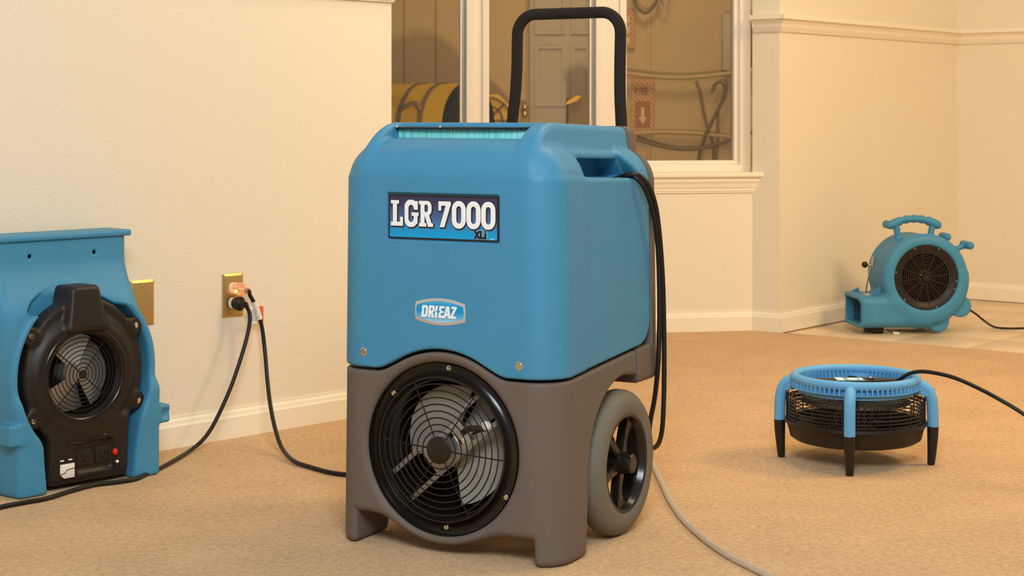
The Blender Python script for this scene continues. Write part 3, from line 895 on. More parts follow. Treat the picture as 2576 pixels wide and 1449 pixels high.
# fan opening: flange, grille, rotor, motor
fl_ = MB().lathe([(0.1675, 0.004), (0.1675, 0.022), (0.158, 0.024), (0.146, 0.020), (0.141, 0.010), (0.138, 0.006), (0.134, 0.010), (0.132, 0.024), (0.131, 0.095), (0.131, 0.128), (0.168, 0.128)], (FX, -0.038, FZ), 'y', 96)
fl_.build('fan_flange', M['black'], DH, True, 0, 50)
MB().lathe([(0.0001, 0.124), (0.131, 0.124)], (FX, -0.038, FZ), 'y', 64).build('fan_backing', M['dark'], DH)
for ang in (88, 141, -32, -90):
    a = math.radians(ang)
    px_, pz_ = FX+0.156*math.cos(a), FZ+0.156*math.sin(a)
    screw(px_, -0.0190, pz_, 0.0052, DH, 'flange_screw')
    t = Vector((-math.sin(a), 0, math.cos(a))); r_ = Vector((math.cos(a), 0, math.sin(a)))
    MB().box((-0.013, 0, -0.014), (0.013, 0.006, 0.011), ax=(t, Y3, r_), org=(px_, -0.0150, pz_)).build('flange_lug', M['black'], DH, True, 0.0015)
gr = MB()
gy = -0.036
for k in range(9):
    R = 0.0365+0.104*(k/8)
    dome = -0.008*(1-(R/0.14)**2)
    gr.ring((FX, gy+dome, FZ), R, 0.0015 if k < 8 else 0.002, 'y', 88, 6)
for k in range(6):
    a = math.radians(56+60*k)
    pts = [Vector((FX+R*math.cos(a), gy+0.0026-0.008*(1-(R/0.14)**2), FZ+R*math.sin(a))) for R in (0.02, 0.06, 0.1, 0.1405)]
    gr.tube(pts, 0.0014, 6)
    e = pts[-1]; gr.tube([e, e+Vector((0, 0.020, 0))], 0.002, 6)
grille = gr.build('fan_grille', M['wire'], DH)
MB().lathe([(0.0001, 0), (0.0255, 0), (0.0268, 0.001), (0.0268, 0.0035), (0.0001, 0.0035)], (FX, gy-0.0105, FZ), 'y', 40).build('grille_cap', M['black_satin'], grille)
# rotor: three broad pale blades
def blade(R0_, R1_, a0, a1, y0, y1, n=10, m=6, bow=0.0):
    mb = MB(); vs = []; fs = []
    for s_ in (0, 1):
        for i in range(n+1):
            t = i/n
            for j in range(m+1):
                u = j/m
                R = R0_+(R1_-R0_)*u
                sw = (a0+(a1-a0)*t)+bow*u
                vs.append((R*math.cos(sw), y0+(y1-y0)*t*(0.4+0.6*u)+0.0025*s_, R*math.sin(sw)))
    q = (n+1)*(m+1)
    for i in range(n):
        for j in range(m):
            a = i*(m+1)+j
            fs.append((a, a+1, a+m+2, a+m+1)); fs.append((q+a, q+a+m+1, q+a+m+2, q+a+1))
    for i in range(n):
        for j in (0, m):
            a = i*(m+1)+j; fs.append((a, a+m+1, q+a+m+1, q+a))
    for j in range(m):
        for i in (0, n):
            a = i*(m+1)+j; fs.append((a, a+1, q+a+1, q+a))
    mb.add(vs, fs); return mb
RY = 0.012
rot = MB().lathe([(0.0001, 0), (0.042, 0.0), (0.045, 0.004), (0.045, 0.03), (0.0001, 0.03)], (FX, RY, FZ), 'y', 32).build('rotor_hub', M['alu'], DH)
for k, (s0, s1) in enumerate(((-82, 30), (34, 66), (70, 198))):
    o = blade(0.04, 0.118, math.radians(s0), math.radians(s1), 0.004, 0.034).build('fan_blade', M['blade'], rot)
    o.location = (FX, RY, FZ)
# motor carried on two steel bars running from lower left to upper right
ma = math.radians(41)
md = Vector((math.cos(ma), 0, math.sin(ma))); mp_ = Vector((-math.sin(ma), 0, math.cos(ma)))
mot = MB().lathe([(0.0001, 0), (0.03, 0), (0.034, 0.004), (0.034, 0.028), (0.0001, 0.028)], (FX, -0.018, FZ), 'y', 32).build('motor', M['alu'], DH)
for q in (-0.030, 0.034):
    c = Vector((FX, -0.016, FZ))+mp_*q
    MB().box((-0.128, -0.003, -0.005), (0.128, 0.003, 0.005), ax=(md, Y3, mp_), org=c).build('motor_bar', M['bar'], mot, True, 0.001)
c = Vector((FX, -0.017, FZ))
MB().box((-0.05, 0, -0.028), (0.058, 0.003, 0.032), ax=(md, Y3, mp_), org=c).build('motor_plate', M['alu'], mot, True, 0.002)
MB().tube(spline([c+md*0.05, c+md*0.07-mp_*0.004+Vector((0, -0.004, 0)), c+md*0.09-mp_*0.02, c+md*0.112-mp_*0.028], 6), 0.006, 8).build('wire_bundle', M['dark_print'], mot)
MB().ball(c+md*0.104-mp_*0.022+Vector((0, -0.004, 0)), 0.012, 10, 6, (1, 0.5, 0.8)).build('wire_connector', M['white_plastic'], mot)
for q in (0.028, 0.040):
    k_ = c+md*q+mp_*(0.012-(q-0.028)*2)
    MB().lathe([(0.0001, -0.004), (0.006, -0.004), (0.006, 0.002)], (k_.x, k_.y, k_.z), 'y', 12).build('motor_screw', M['chrome'], mot)

# wheels
def wheel_at(side):
    xo = 0.252*side
    prof = [(0.099, 0.0), (0.108, -0.003), (0.122, -0.004), (0.136, 0.001), (0.144, 0.009), (0.1475, 0.020), (0.1475, 0.034), (0.144, 0.045), (0.134, 0.053), (0.115, 0.056), (0.101, 0.054)]
    f_ = lambda P: [(r, xo-side*h) for r, h in P]
    w = MB().lathe(f_(prof+[prof[0]]), (0, 0.278, 0.1475), 'x', 72).build('wheel', M['tyre'], DH)
    rp = [(0.1025, 0.003), (0.100, -0.001), (0.094, 0.001), (0.090, 0.010), (0.088, 0.014), (0.087, 0.030), (0.088, 0.050), (0.1025, 0.052)]
    MB().lathe(f_(rp+[rp[0]]), (0, 0.278, 0.1475), 'x', 72).build('wheel_rim', M['black'], w)
    hp = [(0.0001, -0.014), (0.017, -0.014), (0.0195, -0.012), (0.024, 0.012), (0.024, 0.05), (0.0001, 0.05)]
    MB().lathe(f_(hp), (0, 0.278, 0.1475), 'x', 24).build('wheel_hub', M['black'], w, True, 0, 25)
    for k in range(5):
        a = math.radians(56+72*k)
        r_ = Vector((0, math.cos(a), math.sin(a))); t = Vector((0, -math.sin(a), math.cos(a)))
        mb = MB()
        vs = []
        for R, hw, x_ in ((0.018, 0.013, 0.010), (0.05, 0.0105, 0.014), (0.075, 0.0125, 0.016), (0.090, 0.022, 0.012)):
            ctr = Vector((xo-side*x_, 0.278, 0.1475))+r_*R
            vs += [ctr-t*hw, ctr+t*hw, ctr+t*hw*0.5+X3*(-side*0.022), ctr-t*hw*0.5+X3*(-side*0.022)]
        fs = [(4*i+j, 4*i+(j+1) % 4, 4*i+4+(j+1) % 4, 4*i+4+j) for i in range(3) for j in range(4)]+[(3, 2, 1, 0), (12, 13, 14, 15)]
        mb.add(vs, fs)
        mb.build('spoke', M['black'], w, True, 0.003)
wheel_at(1); wheel_at(-1)
MB().tube([(-0.24, 0.278, 0.1475), (0.24, 0.278, 0.1475)], 0.011, 16).build('axle', M['black_satin'], DH)
for s_ in (-1, 1):
    MB().box((0.172*s_-0.005, 0.262, 0.13), (0.172*s_+0.005, 0.294, 0.36)).build('axle_bracket', M['grey'], DH, True, 0.002)
# tall tubular handle with foam sleeve
hx_ = 0.128
hp = [(-hx_-0.008, 0.505, 0.56), (-hx_-0.011, 0.505, 0.76), (-hx_-0.007, 0.508, 0.84), (-hx_-0.002, 0.513, 0.90), (-hx_, 0.517, 0.96), (-hx_, 0.519, 1.01)]
arc1 = [(-hx_+0.046-0.046*math.cos(a), 0.52, 1.037+0.046*math.sin(a)) for a in [PI/2*k/6 for k in range(0, 7)]]+[(-0.06, 0.52, 1.083), (-0.02, 0.52, 1.083)]
left = [Vector(p) for p in hp+arc1]
right = [Vector((-p.x, p.y, p.z)) for p in reversed(left)]
MB().tube(spline(left+right, 4), 0.0128, 16).build('handle', M['foam'], DH)
for s_ in (-1, 1):
    for zz in (0.60, 0.74):
        MB().box((hx_*s_-0.016, 0.448, zz-0.016), (hx_*s_+0.016, 0.516, zz+0.016)).build('handle_bracket', M['black_satin'], DH, True, 0.004)

# power cord hung over the shoulder pocket
def DL(px, py, x):      # world point on the machine's plane x = const
    r = (px-CX)/F
    ca_, sa_ = math.cos(math.radians(28)), math.sin(math.radians(28))
    ox, oy = -0.1187, 3.355
    y = (r*(oy-sa_*x)-ox-ca_*x)/(sa_-r*ca_)
    X = ox+ca_*x+sa_*y; Y = oy-sa_*x+ca_*y
    return Vector((X, Y, H-(py-HY)*Y/F))
ctl = [DL(1540, 452, .205), DL(1558, 447, .212), DL(1580, 440, .232), DL(1606, 441, .252), DL(1632, 468, .266), DL(1650, 522, .270), DL(1660, 600, .269), DL(1667, 700, .268), DL(1670, 800, .267), DL(1671, 900, .267), DL(1670, 1000, .267), DL(1665, 1085, .262), DL(1652, 1122, .235),
       DL(1632, 1120, .205), DL(1636, 1060, .215), DL(1647, 1000, .235), DL(1655, 920, .258), DL(1659, 820, .262), DL(1659, 720, .262), DL(1655, 620, .263), DL(1644, 540, .265), DL(1624, 478, .262), DL(1600, 447, .248), DL(1580, 441, .226), DL(1560, 449, .207)]
attach(MB().tube(spline(ctl, 7), 0.0053, 10).build('power_cord', M['rubber'], None), DH)['label'] = 'black cord hanging in a long loop down the right side'

# clear drain hose across the carpet
hz = 0.007
hpts = [G(1610, 1120, hz), G(1640, 1165, hz), G(1662, 1208, hz), G(1685, 1258, hz), G(1718, 1305, hz), G(1765, 1350, hz), G(1825, 1393, hz), G(1900, 1432, hz), G(1990, 1475, hz)]
tag(MB().tube(spline(hpts, 8), 0.0062, 12).build('drain_hose', M['clear_tube'], None), 'clear plastic drain hose curving over the carpet from behind the wheel', 'hose')

# ================================================================== LEFT AIR MOVER
LM = thing('air_mover', 'blue upright air mover with a black fan face, standing against the left wall', 'air mover', (-0.968, 3.936, 0), math.radians(46.9))
EX, EZ = -0.010, 0.262
def lm_front(z): return 0.028+0.095*sstep(0.30, 0.52, z)
def lm_f(x, y, z):
    d = rmax(rmax(np.abs(x)-0.186, lm_front(z)-y, 0.03), y-0.215, 0.02)
    d = rmax(d, z-0.572, 0.006)
    rr = (np.sqrt(((x-EX)/0.194)**2+((z-EZ)/0.212)**2)-1)*0.2
    col = rmax(rr+0*y, np.maximum(0.004-y, y-0.16), 0.014)
    col = np.maximum(col, z-0.452+0.35*np.abs(x))
    d = smin(d, col, 0.03)
    # legs at the sides, leaning forward a little
    lg = rmax(np.abs(np.abs(x)-0.150)-0.040, np.maximum(-0.004-y, y-0.20), 0.014)
    lg = rmax(lg, z-0.22, 0.02)
    d = smin(d, lg, 0.03)
    inn = (np.sqrt(((x-EX)/0.174)**2+((z-EZ)/0.192)**2)-1)*0.18
    d = rmax(d, -np.maximum(inn+0*y, y-0.10), 0.010)
    d = rmax(d, -np.maximum(np.maximum(np.abs(x)-(0.112+0.13*np.clip(z, 0, 0.16)), z-0.19), y-0.19), 0.01)
    lip = sbox(x, y, z, (0, 0.1665, 0.571), (0.1885, 0.051, 0.0075), 0.004)
    d = np.minimum(d, lip)
    lug = np.minimum(sbox(x, y, z, (0.192, 0.024, 0.143), (0.026, 0.026, 0.022), 0.006), sbox(x, y, z, (-0.192, 0.020, 0.143), (0.022, 0.026, 0.024), 0.006))
    d = smin(d, lug, 0.008)
    d = rmax(d, -ln(x-0.205, (y+0.004)*1.4, z-0.143)+0.014, 0.003)
    for hx2 in (-0.085, 0.088):
        d = np.maximum(d, -np.maximum(ln(x-hx2, z-0.528)-0.0052, y-0.16))
    return rmax(d, -z+0*x, 0.01)
moulded('housing', lm_f, (-0.225, -0.02, 0.0), (0.225, 0.225, 0.585), 0.0038, M['blue'], LM)
for hx2 in (-0.085, 0.088):
    MB().lathe([(0.0001, 0.0), (0.0052, 0.0)], (hx2, 0.128, 0.528), 'y', 16).build('screw_hole', M['dark'], LM)
def face_f(x, y, z):
    rr = (np.sqrt(((x-EX)/0.158)**2+((z-EZ)/0.174)**2)-1)*0.165
    d = rmax(rr+0*y, np.maximum(0.010-y, y-0.06), 0.010)
    r = ln(x-EX+0.008, z-EZ+0.002)
    bez = ln(np.maximum(np.abs(r-0.112)-0.006, 0)+0*y, y-0.012)-0.016          # bulging bezel
    d = smin(d, bez, 0.02)
    for ex, ez in ((0.135, 0.098), (-0.142, 0.098), (0.142, -0.08), (-0.135, -0.092)):
        d = smin(d, rmax(ln(x-EX-ex, z-EZ-ez)-0.021+0*y, np.maximum(0.008-y, y-0.05), 0.006), 0.015)
    # grip that rises over the top
    tz = np.clip((z-0.37)/0.09, 0, 1)
    hd = rmax(np.abs(x+0.016)-(0.054-0.016*tz), np.maximum(-0.016+0.012*tz-y, y-0.075), 0.012)
    hd = rmax(hd, np.maximum(z-0.464, 0.36-z), 0.010)
    d = smin(d, hd, 0.012)
    # control box below
    ct = rmax(np.abs(x-0.000)-0.108, np.maximum(0.002+0.06*np.clip(0.12-z, 0, 1)-y, y-0.13), 0.016)
    ct = rmax(ct, np.maximum(z-0.16, 0.012-z), 0.014)
    ct = np.maximum(ct, -sbox(x, y, z, (0.012, 0.004, 0.070), (0.050, 0.010, 0.038), 0.012)) 
    d = smin(d, ct, 0.015)
    d = rmax(d, -np.maximum(r-0.094, y-0.09), 0.008)
    return d
moulded('fan_face', face_f, (-0.19, -0.025, 0.0), (0.19, 0.14, 0.475), 0.0032, M['black_satin'], LM)
fcx, fcz = EX-0.008, EZ-0.002
MB().lathe([(0.1, 0.012), (0.0935, 0.014), (0.0935, 0.085), (0.0001, 0.085)], (fcx, 0.0, fcz), 'y', 48).build('fan_well', M['dark'], LM)
for ex, ez in ((0.135, 0.098), (-0.142, 0.098), (0.142, -0.08), (-0.135, -0.092)):
    screw(EX+ex, 0.0035, EZ+ez, 0.0072, LM, 'face_screw')
MB().ring((fcx, 0.002, fcz), 0.1045, 0.0092, 'y', 72, 14).build('bezel_ring', M['black'], LM)
gb = MB()
for k in range(9):
    R = 0.016+0.078*k/8
    gb.ring((fcx, 0.016-0.008*(1-(R/0.094)**2), fcz), R, 0.0012, 'y', 64, 6)
for k in range(4):
    a = math.radians(48+90*k)
    gb.tube([Vector((fcx+R*math.cos(a), 0.0185-0.008*(1-(R/0.094)**2), fcz+R*math.sin(a))) for R in (0.0, 0.05, 0.1)], 0.0013, 6)
    q = Vector((fcx+0.099*math.cos(a), 0.004, fcz+0.099*math.sin(a)))
    gb.ring(q, 0.006, 0.0016, 'y', 14, 6)
lg_ = gb.build('fan_grille', M['wire'], LM)
MB().lathe([(0.0001, 0), (0.010, 0), (0.0105, 0.003), (0.0001, 0.003)], (fcx, 0.005, fcz), 'y', 20).build('grille_cap', M['black_satin'], lg_)
rh = MB().lathe([(0.0001, 0), (0.026, 0), (0.028, 0.004), (0.028, 0.04)], (fcx, 0.045, fcz), 'y', 28).build('rotor_hub', M['alu'], LM)
for s0, s1 in ((-62, 58), (64, 132), (205, 292)):
    o = blade(0.02, 0.09, math.radians(s0), math.radians(s1), 0.0, 0.026).build('fan_blade', M['alu'], rh)
    o.location = (fcx, 0.04, fcz)
# controls
def lbox(x0, x1, z0, z1, y0, y1, name, m, bev=0.0008, par=None):
    return MB().box((x0, y0, z0), (x1, y1, z1)).build(name, M[m], par or LM, True, bev)
bx = lambda px, py, y=0.004: None
def LP(px, py, y):
    r = (px-CX)/F
    x = (r*(3.936+0.683*y)+0.968+0.7304*y)/(0.683-0.7304*r)
    Y = 3.936+0.7304*x+0.683*y
    return Vector((x, y, H-(py-HY)*Y/F))
k0, k1 = LP(152, 1170, 0.004), LP(188, 1200, 0.004)
pad = MB().prism([(k0.x, k1.z+0.010), (k0.x+0.010, k1.z), (k1.x, k1.z), (k1.x, k0.z), (k0.x, k0.z)], (X3, Z3, Y3), (0, 0.0035, 0), 0.006).build('key_pad', M['white_plastic'], LM, True, 0.0012)
zc = (k0.z+k1.z)/2-0.001
MB().tube([(k0.x-0.0005, 0.003, zc-0.005), (k0.x+0.011, 0.003, zc-0.003), (k0.x+0.017, 0.003, zc+0.004), (k1.x+0.0005, 0.003, zc+0.006)], 0.0009, 6).build('key_groove', M['dark_print'], pad)
for px, py in ((156, 1160), (177, 1156)):
    q = LP(px, py, 0.003)
    MB().box((-0.0045, -0.001, -0.0012), (0.0045, 0.003, 0.0012), org=q, ax=(X3, Y3, Z3)).build('indicator', M['white_print'], LM, False)
q = LP(292, 1137, -0.002); MB().ball((q.x, 0.003, q.z), 0.0078, 14, 10, (0.9, 0.9, 1.05)).build('breaker_button', M['red'], LM)
q = LP(296, 1161, 0.0); mbw = MB().ball((q.x, 0.002, q.z), 0.0042, 12, 8).build('white_button', M['white_plastic'], LM)
MB().ring((q.x, 0.003, q.z), 0.0085, 0.0022, 'y', 20, 8).build('button_collar', M['black'], mbw)
for xx in (-0.014, 0.036):
    so = lbox(xx-0.019, xx+0.019, 0.048, 0.088, 0.0105, 0.017, 'outlet', 'black_satin', 0.003)
    for dx, dz, w_, h_ in ((-0.006, 0.004, 0.002, 0.007), (0.006, 0.004, 0.002, 0.006), (0, -0.008, 0.004, 0.004)):
        lbox(xx+dx-w_/2, xx+dx+w_/2, 0.068+dz-h_/2, 0.068+dz+h_/2, 0.0098, 0.012, 'outlet_slot', 'dark', 0, so)
# label line ridge over the controls
MB().tube(spline([(-0.06, 0.001, 0.108), (-0.02, 0.000, 0.106), (0.03, 0.0, 0.116), (0.05, 0.001, 0.112)], 6), 0.0022, 8).build('trim_ridge', M['black'], LM)

# ================================================================== WALL PLATES, PLUGS, CORDS
def wl_(s, d, z): return W0+WD*s+WN*d+Z3*z
def wplate(name, sc, zc, w, h, parent):
    mb = MB()
    for i, (k, d) in enumerate(((1, 0.0), (1, 0.002), (0.84, 0.0062))):
        hw, hh = w/2*k if i < 2 else w/2-0.007, h/2 if i < 2 else h/2-0.007
        mb.v += [tuple(wl_(sc+a*hw, d, zc+b*hh)) for a, b in ((-1, -1), (1, -1), (1, 1), (-1, 1))]
    for i in range(2):
        for k in range(4):
            mb.f.append((4*i+k, 4*i+(k+1) % 4, 4*i+4+(k+1) % 4, 4*i+4+k))
    mb.f += [(3, 2, 1, 0), (8, 9, 10, 11)]
    return mb.build(name, M['brass'], parent, True, 0.0008, 10)
def wdisc(sc, zc, r, d0, d1, name, m, parent, k=20, flatcut=None):
    poly_ = [(r*math.cos(2*PI*i/k), max(-(flatcut or 9), min((flatcut or 9), r*math.sin(2*PI*i/k)))) for i in range(k)]
    return MB().prism(poly_, (WD, Z3, WN), wl_(sc, d0, zc), d1-d0).build(name, m, parent, True, 0.0008)
SO = 0.2675
op = thing('power_outlet', 'brass wall outlet plate with two plugs in it, on the left wall', 'outlet', (0, 0, 0))
wplate('cover_plate', SO, 0.378, 0.068, 0.1165, op)
for zz in (0.397, 0.357):
    wdisc(SO, zz, 0.0172, 0.004, 0.0095, 'receptacle', M['white_plastic'], op, 24, 0.0143)
wdisc(SO, 0.378, 0.003, 0.005, 0.0075, 'plate_screw', M['steel'], op)
bp_ = thing('blank_plate', 'blank brass wall plate half hidden behind the air mover', 'wall plate')
wplate('cover_plate', -0.019, 0.3805, 0.073, 0.1165, bp_)
for zz in (0.4225, 0.3385):
    wdisc(-0.019, zz, 0.003, 0.005, 0.0078, 'plate_screw', M['brass'], bp_)

def WP(px, py, d):
    r = (px-CX)/F
    s = (r*(W0.y+WN.y*d)-W0.x-WN.x*d)/(WD.x-WD.y*r)
    P = W0+WD*s+WN*d
    return Vector((P.x, P.y, H-(py-HY)*P.y/F))
# upper cord with the clear lighted plug
c1_ = thing('extension_cord', 'black cord with a clear lit plug in the upper socket, running to the dehumidifier', 'cord')
p0 = wl_(SO, 0.0098, 0.397); p1 = WP(618, 731, 0.042)
dv = (p1-p0).normalized()
mbp = MB().tube([p0, p0+dv*0.012, p0+dv*0.014, p0+dv*0.026, p0+dv*0.032, p0+dv*0.044], [0.0155, 0.0160, 0.0185, 0.0165, 0.011, 0.0085], 18)
mbp.build('clear_plug', M['amber'], c1_)
MB().ball(p0+dv*0.010-Z3*0.004-WD*0.004, 0.0042, 10, 8).build('plug_light', M['glow'], c1_)
pin = MB()
for sg in (-1, 1): pin.tube([p0+WD*0.006*sg+dv*0.004, p0+WD*0.006*sg+dv*0.022], 0.0018, 6)
pin.build('plug_pins', M['brass'], c1_)
up = [p0+dv*0.034, p0+dv*0.046, WP(628, 741, 0.05), WP(641, 765, 0.055), WP(651, 792, 0.058), WP(660, 830, 0.062), WP(667, 890, 0.075), WP(673, 960, 0.115), WP(681, 1025, 0.17), WP(694, 1085, 0.235), WP(711, 1130, 0.30), G(740, 1160, 0.008), G(785, 1176, 0.006), G(830, 1188, 0.006), G(866, 1193, 0.006), G(930, 1198, 0.006), G(985, 1195, 0.006)]
MB().tube(spline(up, 8), 0.0054, 10).build('cord', M['rubber'], c1_)
sl_ = spline([WP(639, 759, 0.0545), WP(646, 777, 0.0565), WP(654, 803, 0.0595)], 5)
MB().tube(sl_, 0.0072, 12).build('white_sleeve', M['white_plastic'], c1_)
# paper tag hanging from the sleeve
ta, tb = WP(622, 774, 0.035), WP(662, 811, 0.035)
tw = (tb-ta).dot(WD)
tg = MB().box((0, -0.0006, tb.z), (tw, 0.0006, ta.z), ax=(WD, WN, Z3), org=Vector((ta.x, ta.y, 0))).build('paper_tag', M['white_print'], c1_, False)
MB().box((tw*0.66, 0.0006, tb.z), (tw, 0.0010, ta.z), ax=(WD, WN, Z3), org=Vector((ta.x, ta.y, 0))).build('orange_band', M['orange_print'], tg, False)
mt = MB()
for k in range(6):
    x0 = tw*(0.10+0.09*k)
    mt.box((x0, 0.0006, tb.z+0.005), (x0+tw*0.025, 0.0009, ta.z-0.006), ax=(WD, WN, Z3), org=Vector((ta.x, ta.y, 0)))
mt.build('tag_print', M['dark_print'], tg, False)
# lower cord with the black plug
c2_ = thing('extension_cord', 'black cord from the black plug in the lower socket, running left past the air mover', 'cord')
p0 = wl_(SO, 0.0098, 0.357); p1 = WP(614, 766, 0.045); dv = (p1-p0).normalized()
MB().tube([p0, p0+dv*0.010, p0+dv*0.012, p0+dv*0.024, p0+dv*0.030, p0+dv*0.044], [0.013, 0.0135, 0.0165, 0.0165, 0.009, 0.0068], 12, flat=1.15).build('plug', M['rubber'], c2_, True, 0, 30)
lo_ = [p0+dv*0.034, p0+dv*0.045, WP(621, 772, 0.052), WP(628, 790, 0.056), WP(627, 820, 0.06), WP(618, 860, 0.064), WP(603, 910, 0.068), WP(583, 968, 0.074), WP(560, 1022, 0.08), WP(535, 1072, 0.086), WP(510, 1107, 0.092), WP(480, 1132, 0.10), G(440, 1157, 0.008), G(400, 1179, 0.006), G(372, 1191, 0.006), G(340, 1205, 0.006), G(290, 1213, 0.006), G(235, 1220, 0.006), G(175, 1236, 0.006), G(120, 1253, 0.006), G(60, 1264, 0.006), G(0, 1276, 0.006), G(-90, 1300, 0.006)]
MB().tube(spline(lo_, 8), 0.0052, 10).build('cord', M['rubber'], c2_)

# ================================================================== RIGHT BLOWER
RB = thing('blower', 'blue snail-shaped carpet blower with a black round grille, on the tiles in the far corner', 'blower', (1.6205, 6.68, -0.006), math.radians(5))
DZ = 0.223
def rb_f(x, y, z):
    r = ln(x, z-DZ)
    drum = rmax(r-0.163+0*y, np.maximum(-y, y-0.27), 0.036)
    ringt = ln(r-0.147+0*y, y-0.022)-0.024
    body = smin(drum, ringt, 0.012)
    # nozzle along the bottom, growing into the drum
    zt = 0.150-0.0*x
    noz = rmax(np.maximum(x-0.02, -0.266-x), np.maximum(0.004-y, y-0.245), 0.012)
    noz = rmax(rmax(np.maximum(x-0.02, -0.266-x), np.maximum(z-zt, 0.026-z), 0.004), np.maximum(0.002-y, y-0.245), 0.034)
    scroll = rmax(ln(x-0.0, z-0.205)-0.178+0*y, np.maximum(-0.0-y, y-0.26), 0.036)
    scroll = np.maximum(scroll, np.maximum(-0.05-x, z-0.24))
    d = smin(smin(body, noz, 0.03), scroll, 0.02)
    d = rmax(d, -np.maximum(r-0.127, y-0.05), 0.008)
    d = rmax(d, -rmax(np.maximum(x+0.10, np.maximum(z-0.136, 0.040-z)), np.maximum(0.018-y, y-0.23), 0.02), 0.004)
    # feet lobes
    for cx_, cz_, rr in ((0.055, 0.051, 0.045), (0.146, 0.107, 0.043)):
        lb = rmax(ln(x-cx_, z-cz_)-rr+0*y, np.minimum(np.maximum(0.02-y, y-0.065), np.maximum(0.19-y, y-0.235)), 0.008)
        d = smin(d, lb, 0.006)
    # handle posts, cord hooks
    d = smin(d, capsule(x, y, z, (-0.07, 0.13, 0.36), (-0.082, 0.13, 0.425), 0.0135), 0.012)
    d = smin(d, capsule(x, y, z, (0.055, 0.13, 0.36), (0.066, 0.13, 0.412), 0.0125), 0.012)
    d = smin(d, capsule(x, y, z, (0.125, 0.06, 0.325), (0.178, 0.06, 0.345), 0.011), 0.012)
    d = smin(d, capsule(x, y, z, (0.178, 0.085, 0.347), (0.186, 0.03, 0.345), 0.0155), 0.006)
    d = smin(d, capsule(x, y, z, (0.10, 0.17, 0.33), (0.130, 0.17, 0.372), 0.011), 0.012)
    d = smin(d, capsule(x, y, z, (0.130, 0.195, 0.372), (0.128, 0.13, 0.372), 0.0155), 0.006)
    # ribs between nozzle and drum
    d = smin(d, np.maximum(np.maximum(np.abs(y-0.10)-0.012, np.abs(x+0.155)-0.03), np.maximum(z-0.19+0.9*np.abs(x+0.145), 0.1-z)), 0.006)
    return d
moulded('housing', rb_f, (-0.28, -0.01, 0.0), (0.215, 0.28, 0.45), 0.0045, M['blue'], RB)
# handle grip: finger grooves under a curved bar with two thicker ends
gp = []; gr_ = []
for k in range(33):
    t = -1+2*k/32
    gp.append(Vector((-0.008+0.098*t, 0.13, 0.446-0.026*t*t)))
    gr_.append(0.0175 if abs(t) > 0.5 else 0.0150+0.0016*math.cos(t*20))
MB().tube([gp[0]-Vector((0.011, 0, 0.006))]+gp+[gp[-1]+Vector((0.011, 0, -0.006))], [0.009]+gr_+[0.009], 14).build('handle_grip', M['blue'], RB)
MB().tube([(-0.104, 0.13, 0.421), (-0.104, 0.185, 0.421), (-0.102, 0.195, 0.421)], [0.0165, 0.0165, 0.010], 14).build('handle_end', M['blue'], RB)
# black intake grille
gd = MB().lathe([(0.1275, 0.012), (0.1265, 0.006), (0.118, 0.006), (0.108, 0.012), (0.098, 0.015), (0.094, 0.016)], (0, 0, DZ), 'y', 72).build('intake_ring', M['black_satin'], RB)
gm = MB()
for k in range(9):
    gm.ring((0, 0.014, DZ), 0.024+0.071*k/8, 0.0013, 'y', 56, 6)
for k in range(12):
    a = math.radians(8+30*k)
    gm.tube([(0.014*math.cos(a), 0.0125, DZ+0.014*math.sin(a)), (0.112*math.cos(a), 0.0085, DZ+0.112*math.sin(a))], 0.0011, 6)
gm.build('grille_wires', M['wire_brown'], gd)
MB().lathe([(0.0001, 0), (0.014, 0.0005), (0.0175, 0.005), (0.0175, 0.012)], (0, 0.005, DZ), 'y', 24).build('grille_cap', M['black_satin'], gd)
MB().lathe([(0.0001, 0.046), (0.1265, 0.046)], (0, 0, DZ), 'y', 48).build('intake_back', M['dark'], RB)
im = MB()
for k in range(18):
    a = 2*PI*k/18
    im.box((0.06, 0.024, -0.001), (0.09, 0.045, 0.001), ax=(Vector((math.cos(a), 0, math.sin(a))), Y3, Vector((-math.sin(a), 0, math.cos(a)))), org=(0, 0, DZ))
im.lathe([(0.0001, 0.030), (0.03, 0.030), (0.03, 0.046)], (0, 0, DZ), 'y', 24)
im.build('impeller', M['black_satin'], RB)
MB().ring((-0.016, 0.020, DZ+0.002), 0.008, 0.0025, 'y', 16, 6).build('shaft_collar', M['chrome'], RB)
for ang in (65, 112, 353, 338, 225, 290, 170):
    a = math.radians(ang); screw(0.1225*math.cos(a), 0.002, DZ+0.1225*math.sin(a), 0.0026, gd, 'grille_screw', 'steel')
# outlet wire guard
gw = MB()
for yy in (0.055, 0.095, 0.135, 0.175, 0.21):
    gw.tube([(-0.225, yy, 0.036), (-0.225, yy, 0.140)], 0.0018, 6)
for zz in (0.052, 0.073, 0.094, 0.115, 0.132):
    gw.tube([(-0.226, 0.012, zz), (-0.226, 0.236, zz)], 0.0014, 6)
gw.build('outlet_guard', M['wire'], RB)
